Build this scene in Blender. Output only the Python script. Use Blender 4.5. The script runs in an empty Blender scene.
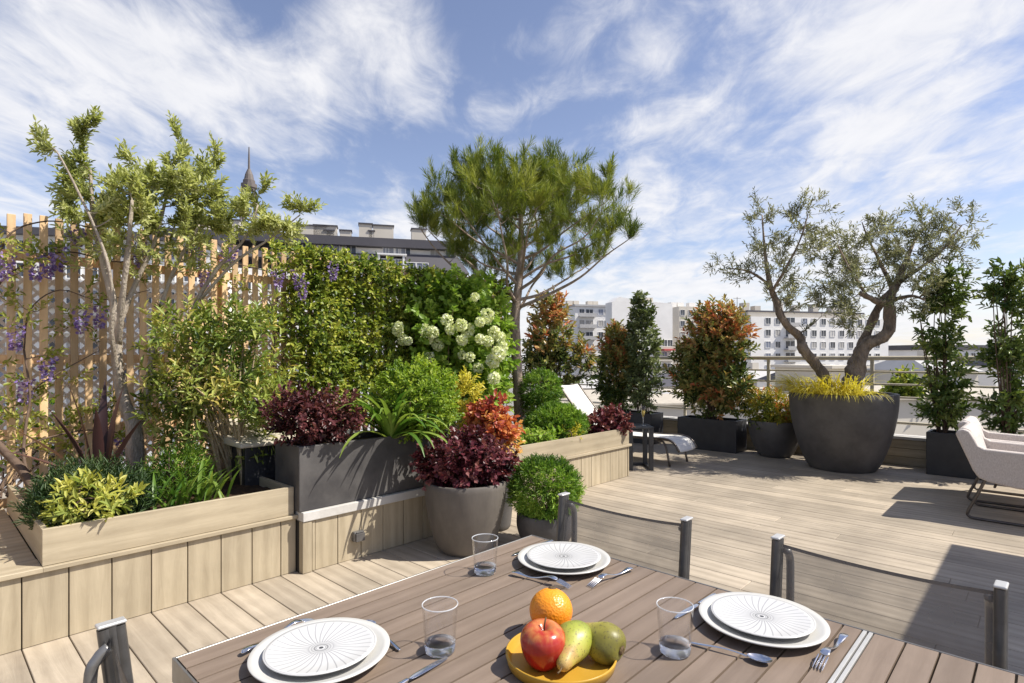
import bpy, math, random
import numpy as np
from mathutils import Vector, noise

# ------------------------------------------------------------------ basics
C = bpy.context.scene.collection
scene = bpy.context.scene
random.seed(7)
F, CX, HY, H = 570.0, 512.0, 357.0, 1.40          # lens in pixels, principal column, horizon row, eye height
TH = math.radians(43.35)
ct, st = math.cos(TH), math.sin(TH)
V = lambda *a: np.array(a, float)

def W(px, py, d):                                  # world point seen at a pixel, d metres deep
    r = (px - CX) / F * d
    return V(ct*d + st*r, st*d - ct*r, H - (py - HY) / F * d)
def R_(seed): return np.random.default_rng(seed)
def unit(a):
    a = np.asarray(a, float)
    return a / np.maximum(np.linalg.norm(a, axis=-1, keepdims=True), 1e-9)

# ------------------------------------------------------------------ materials
def node(nt, t, **kw):
    n = nt.nodes.new(t)
    for k, v in kw.items():
        if k.startswith('i_'):
            key = k[2:]
            key = int(key) if key.isdigit() else key
            n.inputs[key].default_value = v
        else: setattr(n, k, v)
    return n
def newmat(name):
    m = bpy.data.materials.new(name); m.use_nodes = True
    nt = m.node_tree
    return m, nt, nt.nodes['Principled BSDF'], nt.links.new
def ramp(nt, stops, interp='LINEAR'):
    r = nt.nodes.new('ShaderNodeValToRGB'); cr = r.color_ramp; cr.interpolation = interp
    while len(cr.elements) < len(stops): cr.elements.new(0.5)
    for e, (p, c) in zip(cr.elements, stops):
        e.position = p; e.color = (*c, 1)
    return r

def leafmat(name, cols, rough=.5, trans=.36, tcol=1.3):
    m, nt, b, L = newmat(name)
    at = node(nt, 'ShaderNodeAttribute', attribute_name='tint')
    n = len(cols)
    r = ramp(nt, [(i/(n-1) if n > 1 else 0, c) for i, c in enumerate(cols)])
    L(at.outputs['Fac'], r.inputs[0])
    L(r.outputs[0], b.inputs['Base Color'])
    b.inputs['Roughness'].default_value = rough
    b.inputs['Specular IOR Level'].default_value = .35
    tr = node(nt, 'ShaderNodeBsdfTranslucent')
    mul = node(nt, 'ShaderNodeMixRGB', blend_type='MULTIPLY', i_0=1.0); mul.inputs[2].default_value = (tcol*1.1, tcol*1.15, tcol*.7, 1)
    L(r.outputs[0], mul.inputs[1]); L(mul.outputs[0], tr.inputs[0])
    mx = node(nt, 'ShaderNodeMixShader', i_0=trans)
    out = nt.nodes['Material Output']
    L(b.outputs[0], mx.inputs[1]); L(tr.outputs[0], mx.inputs[2]); L(mx.outputs[0], out.inputs[0])
    return m

def woodmat(name, c1, c2, rough=.65, gscale=1.0, tint=.22, bump=.25, stain=.25):
    """boards: UV u along the grain in metres, v across; 'tint' varies board by board"""
    m, nt, b, L = newmat(name)
    uv = node(nt, 'ShaderNodeUVMap')
    mp = node(nt, 'ShaderNodeMapping'); mp.inputs['Scale'].default_value = (2.4*gscale, 26*gscale, 1)
    L(uv.outputs[0], mp.inputs[0])
    n1 = node(nt, 'ShaderNodeTexNoise', i_Scale=1.0, i_Detail=9, i_Roughness=.68, i_Distortion=1.6); L(mp.outputs[0], n1.inputs['Vector'])
    mp2 = node(nt, 'ShaderNodeMapping'); mp2.inputs['Scale'].default_value = (.9*gscale, 7*gscale, 1); L(uv.outputs[0], mp2.inputs[0])
    wv = node(nt, 'ShaderNodeTexWave', i_Scale=.55, i_Distortion=7, i_Detail=4, i_4=.5); wv.bands_direction = 'Y'
    L(mp2.outputs[0], wv.inputs['Vector'])
    mixn = node(nt, 'ShaderNodeMixRGB', i_0=.22); L(n1.outputs['Fac'], mixn.inputs[1]); L(wv.outputs['Fac'], mixn.inputs[2])
    r = ramp(nt, [(.25, c1), (.75, c2)]); L(mixn.outputs[0], r.inputs[0])
    at = node(nt, 'ShaderNodeAttribute', attribute_name='tint')
    mr = node(nt, 'ShaderNodeMapRange', i_3=1-tint, i_4=1+tint); L(at.outputs['Fac'], mr.inputs[0])
    tc = node(nt, 'ShaderNodeTexCoord')
    n2 = node(nt, 'ShaderNodeTexNoise', i_Scale=2.3, i_Detail=5, i_Roughness=.6); L(tc.outputs['Object'], n2.inputs['Vector'])
    mr2 = node(nt, 'ShaderNodeMapRange', i_1=.3, i_2=.7, i_3=1-stain, i_4=1+stain*.5); L(n2.outputs['Fac'], mr2.inputs[0])
    mm = node(nt, 'ShaderNodeMath', operation='MULTIPLY'); L(mr.outputs[0], mm.inputs[0]); L(mr2.outputs[0], mm.inputs[1])
    cm = node(nt, 'ShaderNodeVectorMath', operation='SCALE'); L(r.outputs[0], cm.inputs[0]); L(mm.outputs[0], cm.inputs['Scale'])
    L(cm.outputs[0], b.inputs['Base Color'])
    rr = node(nt, 'ShaderNodeMapRange', i_3=rough-.1, i_4=rough+.12); L(n2.outputs['Fac'], rr.inputs[0]); L(rr.outputs[0], b.inputs['Roughness'])
    bp = node(nt, 'ShaderNodeBump', i_Strength=bump, i_Distance=.004); L(mixn.outputs[0], bp.inputs['Height']); L(bp.outputs[0], b.inputs['Normal'])
    return m

def noisemat(name, c1, c2, scale=6, rough=.6, bump=.2, bdist=.01, metal=0, detail=6, lo=.3, hi=.7, stretch=(1,1,1), coord='Object', spec=.4):
    m, nt, b, L = newmat(name)
    tc = node(nt, 'ShaderNodeTexCoord')
    mp = node(nt, 'ShaderNodeMapping'); mp.inputs['Scale'].default_value = stretch; L(tc.outputs[coord], mp.inputs[0])
    n = node(nt, 'ShaderNodeTexNoise', i_Scale=scale, i_Detail=detail, i_Roughness=.62); L(mp.outputs[0], n.inputs['Vector'])
    r = ramp(nt, [(lo, c1), (hi, c2)]); L(n.outputs['Fac'], r.inputs[0]); L(r.outputs[0], b.inputs['Base Color'])
    b.inputs['Roughness'].default_value = rough; b.inputs['Metallic'].default_value = metal
    b.inputs['Specular IOR Level'].default_value = spec
    if bump:
        n3 = node(nt, 'ShaderNodeTexNoise', i_Scale=scale*7, i_Detail=4); L(mp.outputs[0], n3.inputs['Vector'])
        bp = node(nt, 'ShaderNodeBump', i_Strength=bump, i_Distance=bdist); L(n3.outputs['Fac'], bp.inputs['Height']); L(bp.outputs[0], b.inputs['Normal'])
    return m

M = {}
M['deck']   = woodmat('deck_boards', (.31,.255,.19), (.45,.38,.29), .62, tint=.17, bump=.3, stain=.22)
M['clad']   = woodmat('cladding_boards', (.33,.27,.18), (.47,.395,.275), .62, tint=.10, bump=.25, stain=.15)
M['slat']   = woodmat('fence_slats', (.58,.37,.19), (.76,.53,.30), .7, tint=.25, bump=.35, stain=.25)
M['table']  = woodmat('table_slats', (.172,.126,.092), (.228,.172,.130), .55, gscale=1.8, tint=.10, bump=.12, stain=.15)
M['gap']    = noisemat('dark_gap', (.02,.017,.013), (.035,.03,.025), 8, .9, 0)
M['conc_d'] = noisemat('dark_planter', (.032,.032,.034), (.062,.060,.060), 5, .55, .25, .004)
M['conc_s'] = noisemat('grey_planter', (.048,.045,.045), (.108,.101,.096), 2.6, .6, .25, .004, lo=.36, hi=.64)
M['conc_b'] = noisemat('taupe_planter', (.082,.072,.063), (.155,.136,.118), 3.2, .65, .35, .004, lo=.34, hi=.66, stretch=(1,1,.45))
M['conc_o'] = noisemat('charcoal_planter', (.058,.054,.053), (.125,.117,.112), 2.6, .6, .35, .004)
M['black']  = noisemat('black_planter', (.018,.019,.022), (.034,.034,.038), 6, .45, .15, .003)
M['soil']   = noisemat('soil_mulch', (.035,.02,.012), (.14,.075,.035), 28, .95, 1.0, .03)
M['cap']    = noisemat('white_capstone', (.44,.42,.39), (.56,.54,.51), 9, .7, .3, .004)
M['plaster']= noisemat('cream_plaster', (.46,.41,.32), (.56,.50,.41), 3, .8, .3, .006)
M['rail']   = noisemat('cream_rail_paint', (.50,.44,.33), (.60,.54,.42), 12, .45, .1, .002)
M['white']  = noisemat('white_lattice', (.78,.77,.74), (.86,.85,.83), 15, .55, .1, .002)
M['alu']    = noisemat('grey_aluminium', (.16,.155,.15), (.22,.215,.21), 30, .38, .08, .001, metal=.55)
M['alu_l']  = noisemat('pale_aluminium', (.20,.195,.185), (.26,.25,.24), 30, .35, .05, .001, metal=.6)
M['anth']   = noisemat('anthracite_metal', (.035,.036,.04), (.055,.056,.06), 20, .45, .1, .001, metal=.3)
M['bronze'] = noisemat('bronze_tube', (.10,.085,.075), (.15,.13,.115), 20, .35, .1, .001, metal=.6)
M['steel']  = noisemat('polished_steel', (.74,.73,.72), (.84,.83,.82), 40, .14, 0, metal=1)
M['post'] = noisemat('dark_aluminium', (.085,.082,.08), (.12,.117,.115), 30, .35, .06, .001, metal=.5); M['cap_m'] = noisemat('end_cap_metal', (.50,.49,.47), (.58,.57,.55), 30, .35, 0, metal=.4)
M['bark']   = noisemat('grey_bark', (.24,.195,.15), (.50,.43,.35), 14, .85, .8, .02, stretch=(1,1,.35))
M['bark_o'] = noisemat('olive_bark', (.11,.082,.060), (.40,.315,.24), 11, .9, 1.0, .03, stretch=(1,1,.4))
M['bark_p'] = noisemat('pine_bark', (.26,.185,.13), (.52,.42,.34), 22, .9, 1.0, .02, stretch=(1,1,.4))
M['twig']   = noisemat('pale_twig', (.26,.19,.11), (.42,.33,.21), 14, .8, .3, .01)
M['twig_d'] = noisemat('dark_twig', (.07,.045,.03), (.15,.10,.07), 14, .85, .3, .01)
M['wicker'] = noisemat('woven_rope', (.52,.46,.42), (.70,.64,.60), 120, .85, .8, .006, stretch=(1,1,.5))
M['cloth']  = noisemat('pale_mesh_cloth', (.62,.60,.56), (.74,.72,.68), 60, .8, .2, .002)

# ------------------------------------------------------------------ objects
def tag(o, label=None, cat=None, group=None, kind=None):
    if label: o['label'] = label
    if cat: o['category'] = cat
    if group: o['group'] = group
    if kind: o['kind'] = kind
    return o
def wloc(o):
    l = Vector((0,0,0))
    while o is not None:
        l += o.location; o = o.parent
    return l
def thing(name, loc, label, cat, group=None, rz=0):
    o = bpy.data.objects.new(name, None); C.objects.link(o)
    o.empty_display_size = .1
    o.location = tuple(float(x) for x in loc); o.rotation_euler = (0,0,rz)
    return tag(o, label, cat, group)
def link(name, me, mats, parent=None, loc=None):
    for m in (mats if isinstance(mats, (list, tuple)) else [mats]): me.materials.append(m)
    o = bpy.data.objects.new(name, me); C.objects.link(o)
    if parent: o.parent = parent
    if loc is not None: o.location = tuple(float(x) for x in loc)
    return o
def copy_tree(o, parent=None):
    c = o.copy(); C.objects.link(c); c.parent = parent
    for ch in list(o.children): copy_tree(ch, c)
    return c

class MB:
    def __init__(s, seed=1):
        s.v, s.f, s.uv, s.t, s.mi, s.n = [], [], [], [], [], 0; s.rng = random.Random(seed); s.cm = 0
    def add(s, verts, faces, uvs=None, tint=None):
        t = s.rng.random() if tint is None else tint
        for k, f in enumerate(faces):
            s.f.append([i + s.n for i in f]); s.t.append(t); s.mi.append(s.cm)
            s.uv.append(uvs[k] if uvs else [(verts[i][0], verts[i][1]) for i in f])
        s.v.extend([tuple(map(float, p)) for p in verts]); s.n += len(verts)
    def box(s, lo, hi, axis=0, tint=None, M4=None):
        x0,y0,z0 = lo; x1,y1,z1 = hi
        v = [(x0,y0,z0),(x1,y0,z0),(x1,y1,z0),(x0,y1,z0),(x0,y0,z1),(x1,y0,z1),(x1,y1,z1),(x0,y1,z1)]
        fs = [(0,3,2,1),(4,5,6,7),(0,1,5,4),(1,2,6,5),(2,3,7,6),(3,0,4,7)]; nx = [2,2,1,0,1,0]
        ou, ov = s.rng.random()*20, s.rng.random()*20
        uvs = []
        for f, a in zip(fs, nx):
            o = [k for k in range(3) if k != a]
            if axis in o: o = [axis, [k for k in o if k != axis][0]]; k = 1
            else: k = .15
            uvs.append([(v[i][o[0]]*k+ou, v[i][o[1]]+ov) for i in f])
        if M4 is not None: v = [tuple(M4 @ Vector(p)) for p in v]
        s.add(v, fs, uvs, tint)
    def tube(s, pts, rad, n=8, cap=True, tint=None, sx=1.0, gn=0):
        pts = np.asarray(pts, float); m = len(pts)
        rad = np.full(m, rad) if np.isscalar(rad) else np.asarray(rad, float)
        T = np.gradient(pts, axis=0); T = unit(T)
        up = V(0,0,1) if abs(T[0][2]) < .9 else V(1,0,0)
        A = unit(np.cross(T[0], up)); vs = []
        for i in range(m):
            A = unit(A - T[i]*np.dot(A, T[i])); B = np.cross(T[i], A)
            for k in range(n):
                a = 2*math.pi*k/n
                q = math.cos(a)*A*sx + math.sin(a)*B; g = 1
                if gn: g = 1 + gn*noise.noise(Vector(pts[i]*V(1,1,.55)*11 + q*1.1)) + .45*gn*noise.noise(Vector(pts[i]*V(1,1,.4)*34 + q*2.5))
                vs.append(pts[i] + rad[i]*g*q)
        fs, uvs = [], []
        ln = np.concatenate([[0], np.cumsum(np.linalg.norm(np.diff(pts, axis=0), axis=1))])
        for i in range(m-1):
            for k in range(n):
                k2 = (k+1) % n
                fs.append((i*n+k, i*n+k2, (i+1)*n+k2, (i+1)*n+k))
                uvs.append([(ln[i],k/n),(ln[i],(k+1)/n),(ln[i+1],(k+1)/n),(ln[i+1],k/n)])
        if cap:
            fs.append(tuple(range(n-1,-1,-1))); uvs.append([(0,0)]*n)
            fs.append(tuple((m-1)*n+k for k in range(n))); uvs.append([(0,0)]*n)
        s.add(vs, fs, uvs, tint)
    def lathe(s, prof, c=(0,0,0), n=48, M4=None, wob=0, caps=True):
        vs, fs = [], []
        for i, (r, z) in enumerate(prof):
            for k in range(n):
                a = 2*math.pi*k/n
                p = Vector((r*math.cos(a), r*math.sin(a), z))
                if wob: q_ = noise.noise(Vector((p.x*24+wob*90, p.y*24, p.z*24))); p = Vector((p.x*(1+wob*q_), p.y*(1+wob*q_), p.z*(1+wob*.4*q_)))
                if M4 is not None: p = M4 @ p
                vs.append((p[0]+c[0], p[1]+c[1], p[2]+c[2]))
        for i in range(len(prof)-1):
            for k in range(n):
                k2 = (k+1) % n
                fs.append((i*n+k, i*n+k2, (i+1)*n+k2, (i+1)*n+k))
        if caps and prof[0][0] > 1e-6: fs.append(tuple(range(n-1,-1,-1)))
        if caps and prof[-1][0] > 1e-6: fs.append(tuple((len(prof)-1)*n+k for k in range(n)))
        s.add(vs, fs, None)
    def build(s, name, mats, parent=None, loc=None, smooth=False, bevel=0, local=False, seg=2):
        off = V(0,0,0)
        if not local:
            if parent: off = V(*wloc(parent))
            elif loc is not None: off = V(*loc)
        me = bpy.data.meshes.new(name)
        me.from_pydata((np.array(s.v) - off).tolist(), [], s.f)
        uvl = me.uv_layers.new(name='UVMap')
        uvl.data.foreach_set('uv', np.array([c for f in s.uv for c in f], float).ravel())
        a = me.attributes.new('tint', 'FLOAT', 'FACE'); a.data.foreach_set('value', s.t)
        if isinstance(mats, (list, tuple)): me.polygons.foreach_set('material_index', s.mi)
        if smooth: me.polygons.foreach_set('use_smooth', [True]*len(me.polygons))
        me.update()
        o = link(name, me, mats, parent, None if parent else loc)
        if smooth == 'auto':
            me.set_sharp_from_angle(angle=math.radians(35))
        if bevel:
            b = o.modifiers.new('bevel', 'BEVEL'); b.width = bevel; b.segments = seg; b.limit_method = 'ANGLE'; b.angle_limit = math.radians(40)
        return o

def leafmesh(name, base, D, N, Ln, Wd, mat, parent=None, loc=None, tint=None, rng=None, fold=.22, droop=.12, shape=(.35,.72,.8)):
    """n leaves, each two quads folded along the midrib"""
    n = len(base); rng = rng or R_(1)
    D = unit(D); N = unit(N - D*np.sum(N*D, 1, keepdims=True)); S = np.cross(D, N)
    Ln = np.broadcast_to(np.asarray(Ln, float), (n,))[:,None]; Wd = np.broadcast_to(np.asarray(Wd, float), (n,))[:,None]
    p1, p2, w2 = shape
    sag = -N*droop*Ln
    v = np.empty((n,6,3))
    v[:,0] = base
    v[:,1] = base + D*Ln*p1 + S*Wd*.5 + N*fold*Wd
    v[:,2] = base + D*Ln*p2 + S*Wd*.5*w2 + N*fold*Wd + sag*.45
    v[:,3] = base + D*Ln + sag
    v[:,4] = base + D*Ln*p2 - S*Wd*.5*w2 + N*fold*Wd + sag*.45
    v[:,5] = base + D*Ln*p1 - S*Wd*.5 + N*fold*Wd
    off = V(*wloc(parent)) if parent else (V(*loc) if loc is not None else V(0,0,0))
    idx = (np.arange(n)[:,None]*6 + np.array([0,1,2,3, 0,3,4,5])[None]).ravel().astype(np.int32)
    me = bpy.data.meshes.new(name)
    me.vertices.add(n*6); me.vertices.foreach_set('co', (v - off).ravel())
    me.loops.add(n*8); me.loops.foreach_set('vertex_index', idx)
    me.polygons.add(n*2); me.polygons.foreach_set('loop_start', np.arange(0, n*8, 4, dtype=np.int32))
    try: me.polygons.foreach_set('loop_total', np.full(n*2, 4, np.int32))
    except Exception: pass
    me.update(calc_edges=True)
    if tint is None: tint = rng.random(n)
    a = me.attributes.new('tint', 'FLOAT', 'FACE'); a.data.foreach_set('value', np.repeat(np.clip(tint,0,1), 2).astype(np.float32))
    return link(name, me, mat, parent, None if parent else loc)

def frame_of(D):
    up = np.where(np.abs(D[:,2:3]) < .95, V(0,0,1)[None], V(1,0,0)[None])
    U = unit(np.cross(D, up)); return U, np.cross(D, U)

def sprig(O, Dr, Ls, K, ang=55, rng=None, tipang=25, jit=.25, dis=True):
    """leaf bases, directions and normals spiralled along N short twigs"""
    N = len(O); Dr = unit(Dr); U, Vv = frame_of(Dr)
    t = (np.arange(K)+.3)/K; t = t[None,:,None]
    ph = rng.random((N,1,1))*6.28 + (np.arange(K)*2.4)[None,:,None]
    Ls = np.broadcast_to(np.asarray(Ls, float), (N,))[:,None,None]
    B = O[:,None] + Dr[:,None]*Ls*t
    a = np.radians(ang + (tipang-ang)*t)
    rad = np.cos(ph)*U[:,None] + np.sin(ph)*Vv[:,None]
    D = np.cos(a)*Dr[:,None] + np.sin(a)*rad + rng.normal(0, jit, (N,K,3))
    Nn = Dr[:,None] + V(0,0,.7) - .2*rad + rng.normal(0,.25,(N,K,3))
    return B.reshape(-1,3), unit(D.reshape(-1,3)), unit(Nn.reshape(-1,3))

def blobpts(ells, n, rng, inner=.55, gap=.0, gscale=3.0, rough=.18, zmin=None):
    """points inside a union of noisy ellipsoids (centre, radii), with their outward normals"""
    w = np.array([np.prod(r)**(2/3) for c, r in ells]); w = w/w.sum()
    P, Nn = [], []
    k = 0
    while len(P) < n and k < n*20:
        k += 1
        i = rng.choice(len(ells), p=w); c, r = ells[i]
        d = unit(rng.normal(size=3)); u = (inner**3 + rng.random()*(1-inner**3))**(1/3)
        u *= 1 + rough*2*noise.noise(Vector(d*2.2) + Vector(c)*3)
        p = np.asarray(c) + d*u*np.asarray(r)
        if zmin is not None and p[2] < zmin: continue
        if gap and noise.noise(Vector(p*gscale)) < -1 + 2*gap*.5 + .55*gap: continue
        P.append(p); Nn.append(unit(d/np.asarray(r)))
    return np.array(P), np.array(Nn)

def clumptint(P, rng, scale=4, amp=.5, base=.5, noise_amp=.35):
    return np.array([base + amp*noise.noise(Vector(p*scale)) for p in P]) + rng.normal(0, noise_amp*.5, len(P))

def curve(a, b, bend, k=5):
    t = np.linspace(0,1,k)[:,None]; a = np.asarray(a, float); b = np.asarray(b, float)
    return a*(1-t) + b*t + 4*t*(1-t)*np.asarray(bend, float)[None]*.25*4/4
def spline(pts, k=6):
    """Catmull-Rom through points (last column may be the radius)"""
    p = np.asarray(pts, float); p = np.vstack([2*p[0]-p[1], p, 2*p[-1]-p[-2]]); out = []
    for i in range(1, len(p)-2):
        for t in np.linspace(0,1,k,endpoint=False):
            a,b,c,d = p[i-1],p[i],p[i+1],p[i+2]
            out.append(.5*((2*b)+(c-a)*t+(2*a-5*b+4*c-d)*t*t+(-a+3*b-3*c+d)*t**3))
    out.append(p[-2]); return np.array(out)

def grow(limbs, targets, rng, rt=.006, lift=.15, wig=.05):
    """attach every target to the nearest wood already grown; returns tubes and the twig paths"""
    nodes = np.vstack([l[:,:3] for l in limbs]); nr = np.concatenate([l[:,3] for l in limbs])
    d0 = np.array([np.min(np.linalg.norm(nodes-t, axis=1)) for t in targets])
    tubes, paths = [], []
    for i in np.argsort(d0):
        t = targets[i]
        dd = np.linalg.norm(nodes-t, axis=1) + np.maximum(0, nodes[:,2]-t[2]+.02)*.8
        j = int(np.argmin(dd)); a = nodes[j]; ln = np.linalg.norm(t-a)
        if ln < .02: continue
        k = max(4, int(ln/.08)); u = np.linspace(0,1,k)[:,None]
        bend = rng.normal(0, wig, 3)*ln - V(0,0,lift*ln)
        p = a*(1-u)+t*u + (u*(1-u)*4)*bend*.5
        r0 = min(nr[j]*.7, rt*(1+2.2*ln)); rr = np.linspace(r0, max(.0018, r0*.35), k)
        tubes.append((p, rr)); paths.append(p)
        nodes = np.vstack([nodes, p[1:]]); nr = np.concatenate([nr, rr[1:]])
    return tubes, paths

def woody(name, limbs, tubes, mat, parent, n=9, nt=5, gn=0):
    mb = MB()
    for l in limbs: mb.tube(l[:,:3], l[:,3], n, gn=gn)
    for p, r in tubes: mb.tube(p, r, nt, cap=False)
    return mb.build(name, mat, parent, smooth=True)

def twig_sprigs(paths, per, rng, frac=.55, spread=.5):
    O, D = [], []
    for p in paths:
        k = len(p)
        for _ in range(per):
            u = 1 - frac*rng.random()**1.3
            i = min(k-2, int(u*(k-1))); f = u*(k-1)-i
            q = p[i]*(1-f)+p[i+1]*f; t = unit(p[i+1]-p[i])
            O.append(q); D.append(t + rng.normal(0, spread, 3) + V(0,0,.25))
        O.append(p[-1]); D.append(unit(p[-1]-p[-2]) + rng.normal(0,.2,3))
    return np.array(O), unit(np.array(D))

def stems(base_pts, targets, rng, r=.008, bow=.12):
    tb = []
    for t in targets:
        b = base_pts[rng.integers(len(base_pts))]
        u = np.linspace(0,1,7)[:,None]
        out = (t-b)*V(1,1,0)
        p = b*(1-u)+t*u + (u*(1-u)*4)*(-.5*bow*out + V(0,0,.06) + rng.normal(0,.03,3))
        tb.append((p, np.linspace(r, r*.35, 7)))
    return tb

def shrub(name, label, cat, base, ells, mat, seed, nspr=500, K=7, sl=.10, leaf=(.04,.018), ang=55, up=.5, inner=.5, gap=0, group=None,
          stem=None, nstem=10, stem_r=.008, rough=.2, tintf=None, fold=.22, droop=.15, zmin=None, rootspread=.05, jit=.25, tipang=25, shape=(.35,.72,.8), outw=1.0):
    rng = R_(seed); root = thing(name, base, label, cat, group)
    O, Nn = blobpts(ells, nspr, rng, inner, gap, rough=rough, zmin=zmin)
    D = unit(Nn*outw + V(0,0,up) + rng.normal(0,.35,Nn.shape))
    ls = sl*(.7+.6*rng.random(len(O)))
    B, Dl, Nl = sprig(O - D*ls[:,None]*.5, D, ls, K, ang, rng, tipang, jit)
    tv = np.repeat(clumptint(O, rng) if tintf is None else tintf(O, rng), K) + rng.normal(0,.12,len(B))
    sc = .7+.6*rng.random(len(B))
    leafmesh('foliage', B, Dl, Nl, leaf[0]*sc, leaf[1]*sc, mat, root, tint=tv, rng=rng, fold=fold, droop=droop, shape=shape)
    if stem is not None and nstem:
        bp = np.asarray(base) + rng.normal(0, rootspread, (6,3))*V(1,1,0) - V(0,0,.01)
        tg = O[rng.choice(len(O), min(nstem, len(O)), replace=False)]
        woody('stem', [], stems(bp, tg, rng, stem_r), stem, root)
    return root

def blades(name, base, az, lean, Ln, Wd, mat, parent=None, loc=None, seed=1, k=6, sag=1.0, tint=None, tip=.05, twist=0):
    """long strap leaves arching out of a tuft: quads along the blade"""
    rng = R_(seed); n = len(base)
    vs, fs, t = [], [], []
    off = V(*wloc(parent)) if parent else (V(*loc) if loc is not None else V(0,0,0))
    for i in range(n):
        h = V(math.cos(az[i]), math.sin(az[i]), 0); s = V(-h[1], h[0], 0)
        a = lean[i]; p = np.array(base[i], float); L = Ln[i]; b0 = len(vs)
        for j in range(k+1):
            u = j/k
            w = Wd[i]*(.75+.5*u if u < .4 else .95*(1-((u-.4)/.6)**1.8) + tip)*.5
            dirn = h*math.sin(a) + V(0,0,1)*math.cos(a); nn = -h*math.cos(a) + V(0,0,1)*math.sin(a)
            sd = s*math.cos(twist*u) + nn*math.sin(twist*u)
            vs += [p - sd*w + nn*w*.35, p + 0*sd, p + sd*w + nn*w*.35]
            p = p + dirn*L/k; a += sag*(.25+u)*2.2/k
        tt = rng.random() if tint is None else tint[i]
        for j in range(k):
            q = b0 + j*3
            fs += [(q,q+1,q+4,q+3),(q+1,q+2,q+5,q+4)]; t += [tt,tt]
    me = bpy.data.meshes.new(name); me.from_pydata((np.array(vs)-off).tolist(), [], fs)
    at = me.attributes.new('tint','FLOAT','FACE'); at.data.foreach_set('value', t)
    me.polygons.foreach_set('use_smooth', [True]*len(fs))
    return link(name, me, mat, parent, None if parent else loc)

# ------------------------------------------------------------------ camera, light, sky
cam = bpy.data.cameras.new('camera'); co = bpy.data.objects.new('camera', cam); C.objects.link(co)
co.location = (0,0,H); co.rotation_euler = (math.radians(90), 0, TH - math.pi/2)
cam.sensor_width = 36; cam.lens = 36*F/1024; cam.shift_y = (HY-341.5)/1024; cam.clip_start = .05; cam.clip_end = 6000
scene.camera = co
SUN_EL = math.radians(51); SUN_AZ = math.radians(-54)       # azimuth from +X, anticlockwise
sd = Vector((math.cos(SUN_AZ)*math.cos(SUN_EL), math.sin(SUN_AZ)*math.cos(SUN_EL), math.sin(SUN_EL)))
sl = bpy.data.lights.new('sun', 'SUN'); sl.energy = 3.55; sl.angle = math.radians(.5); sl.color = (1, .95, .86)
so = bpy.data.objects.new('sun', sl); C.objects.link(so); so.rotation_euler = sd.to_track_quat('Z','Y').to_euler(); so.location = (4,-4,12)

w = bpy.data.worlds.new('World'); scene.world = w; w.use_nodes = True
nt = w.node_tree; L = nt.links.new; bg = nt.nodes['Background']; bg.inputs[1].default_value = .15
sky = node(nt, 'ShaderNodeTexSky', sky_type='NISHITA', sun_disc=False, sun_elevation=SUN_EL, sun_rotation=math.pi/2-SUN_AZ, altitude=60, air_density=1.0, dust_density=.6, ozone_density=2.0)
tc = node(nt, 'ShaderNodeTexCoord')
rot = node(nt, 'ShaderNodeMapping', vector_type='POINT'); rot.inputs['Rotation'].default_value = (0,0,-TH)   # x away, y left
L(tc.outputs['Generated'], rot.inputs[0])
sp = node(nt, 'ShaderNodeSeparateXYZ'); L(rot.outputs[0], sp.inputs[0])
def mth(op, a, b=None, c=None):
    n = node(nt, 'ShaderNodeMath', operation=op)
    for i, x in enumerate((a,b,c)):
        if x is None: continue
        if isinstance(x, (int,float)): n.inputs[i].default_value = x
        else: L(x, n.inputs[i])
    return n.outputs[0]
zz = mth('ADD', mth('MAXIMUM', sp.outputs[2], 0.0), .10)
px_ = mth('DIVIDE', sp.outputs[0], zz); py_ = mth('DIVIDE', sp.outputs[1], zz)
cb = node(nt, 'ShaderNodeCombineXYZ'); L(px_, cb.inputs[0]); L(py_, cb.inputs[1])
def cnoise(scale, rotz, stretch, det, rough, dist, off):
    mp = node(nt, 'ShaderNodeMapping'); mp.inputs['Rotation'].default_value = (0,0,rotz); mp.inputs['Scale'].default_value = stretch; mp.inputs['Location'].default_value = off
    L(cb.outputs[0], mp.inputs[0])
    n = node(nt, 'ShaderNodeTexNoise', i_Scale=scale, i_Detail=det, i_Roughness=rough, i_Distortion=dist); L(mp.outputs[0], n.inputs['Vector']); return n.outputs['Fac']
big = cnoise(.55, .3, (1,1,1), 3, .5, .3, (3.1,1.7,0))
wisp = cnoise(1.35, .45, (.75,1.25,1), 12, .60, .5, (0.4,5.2,0))
fine = cnoise(5.0, .2, (.75,1.25,1), 9, .62, .6, (2.2,.3,0))
def blob(az, el, ra, re):
    """a cloud bank towards azimuth az (left +) and elevation el, in degrees"""
    a, e = math.radians(az), math.radians(el)
    A = mth('ARCTAN2', sp.outputs[1], sp.outputs[0]); E_ = mth('ARCSINE', sp.outputs[2])
    da = mth('DIVIDE', mth('SUBTRACT', A, a), math.radians(ra)); de = mth('DIVIDE', mth('SUBTRACT', E_, e), math.radians(re))
    q = mth('ADD', mth('MULTIPLY', da, da), mth('MULTIPLY', de, de))
    return mth('POWER', 2.718, mth('MULTIPLY', q, -1.0))
banks = None
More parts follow.
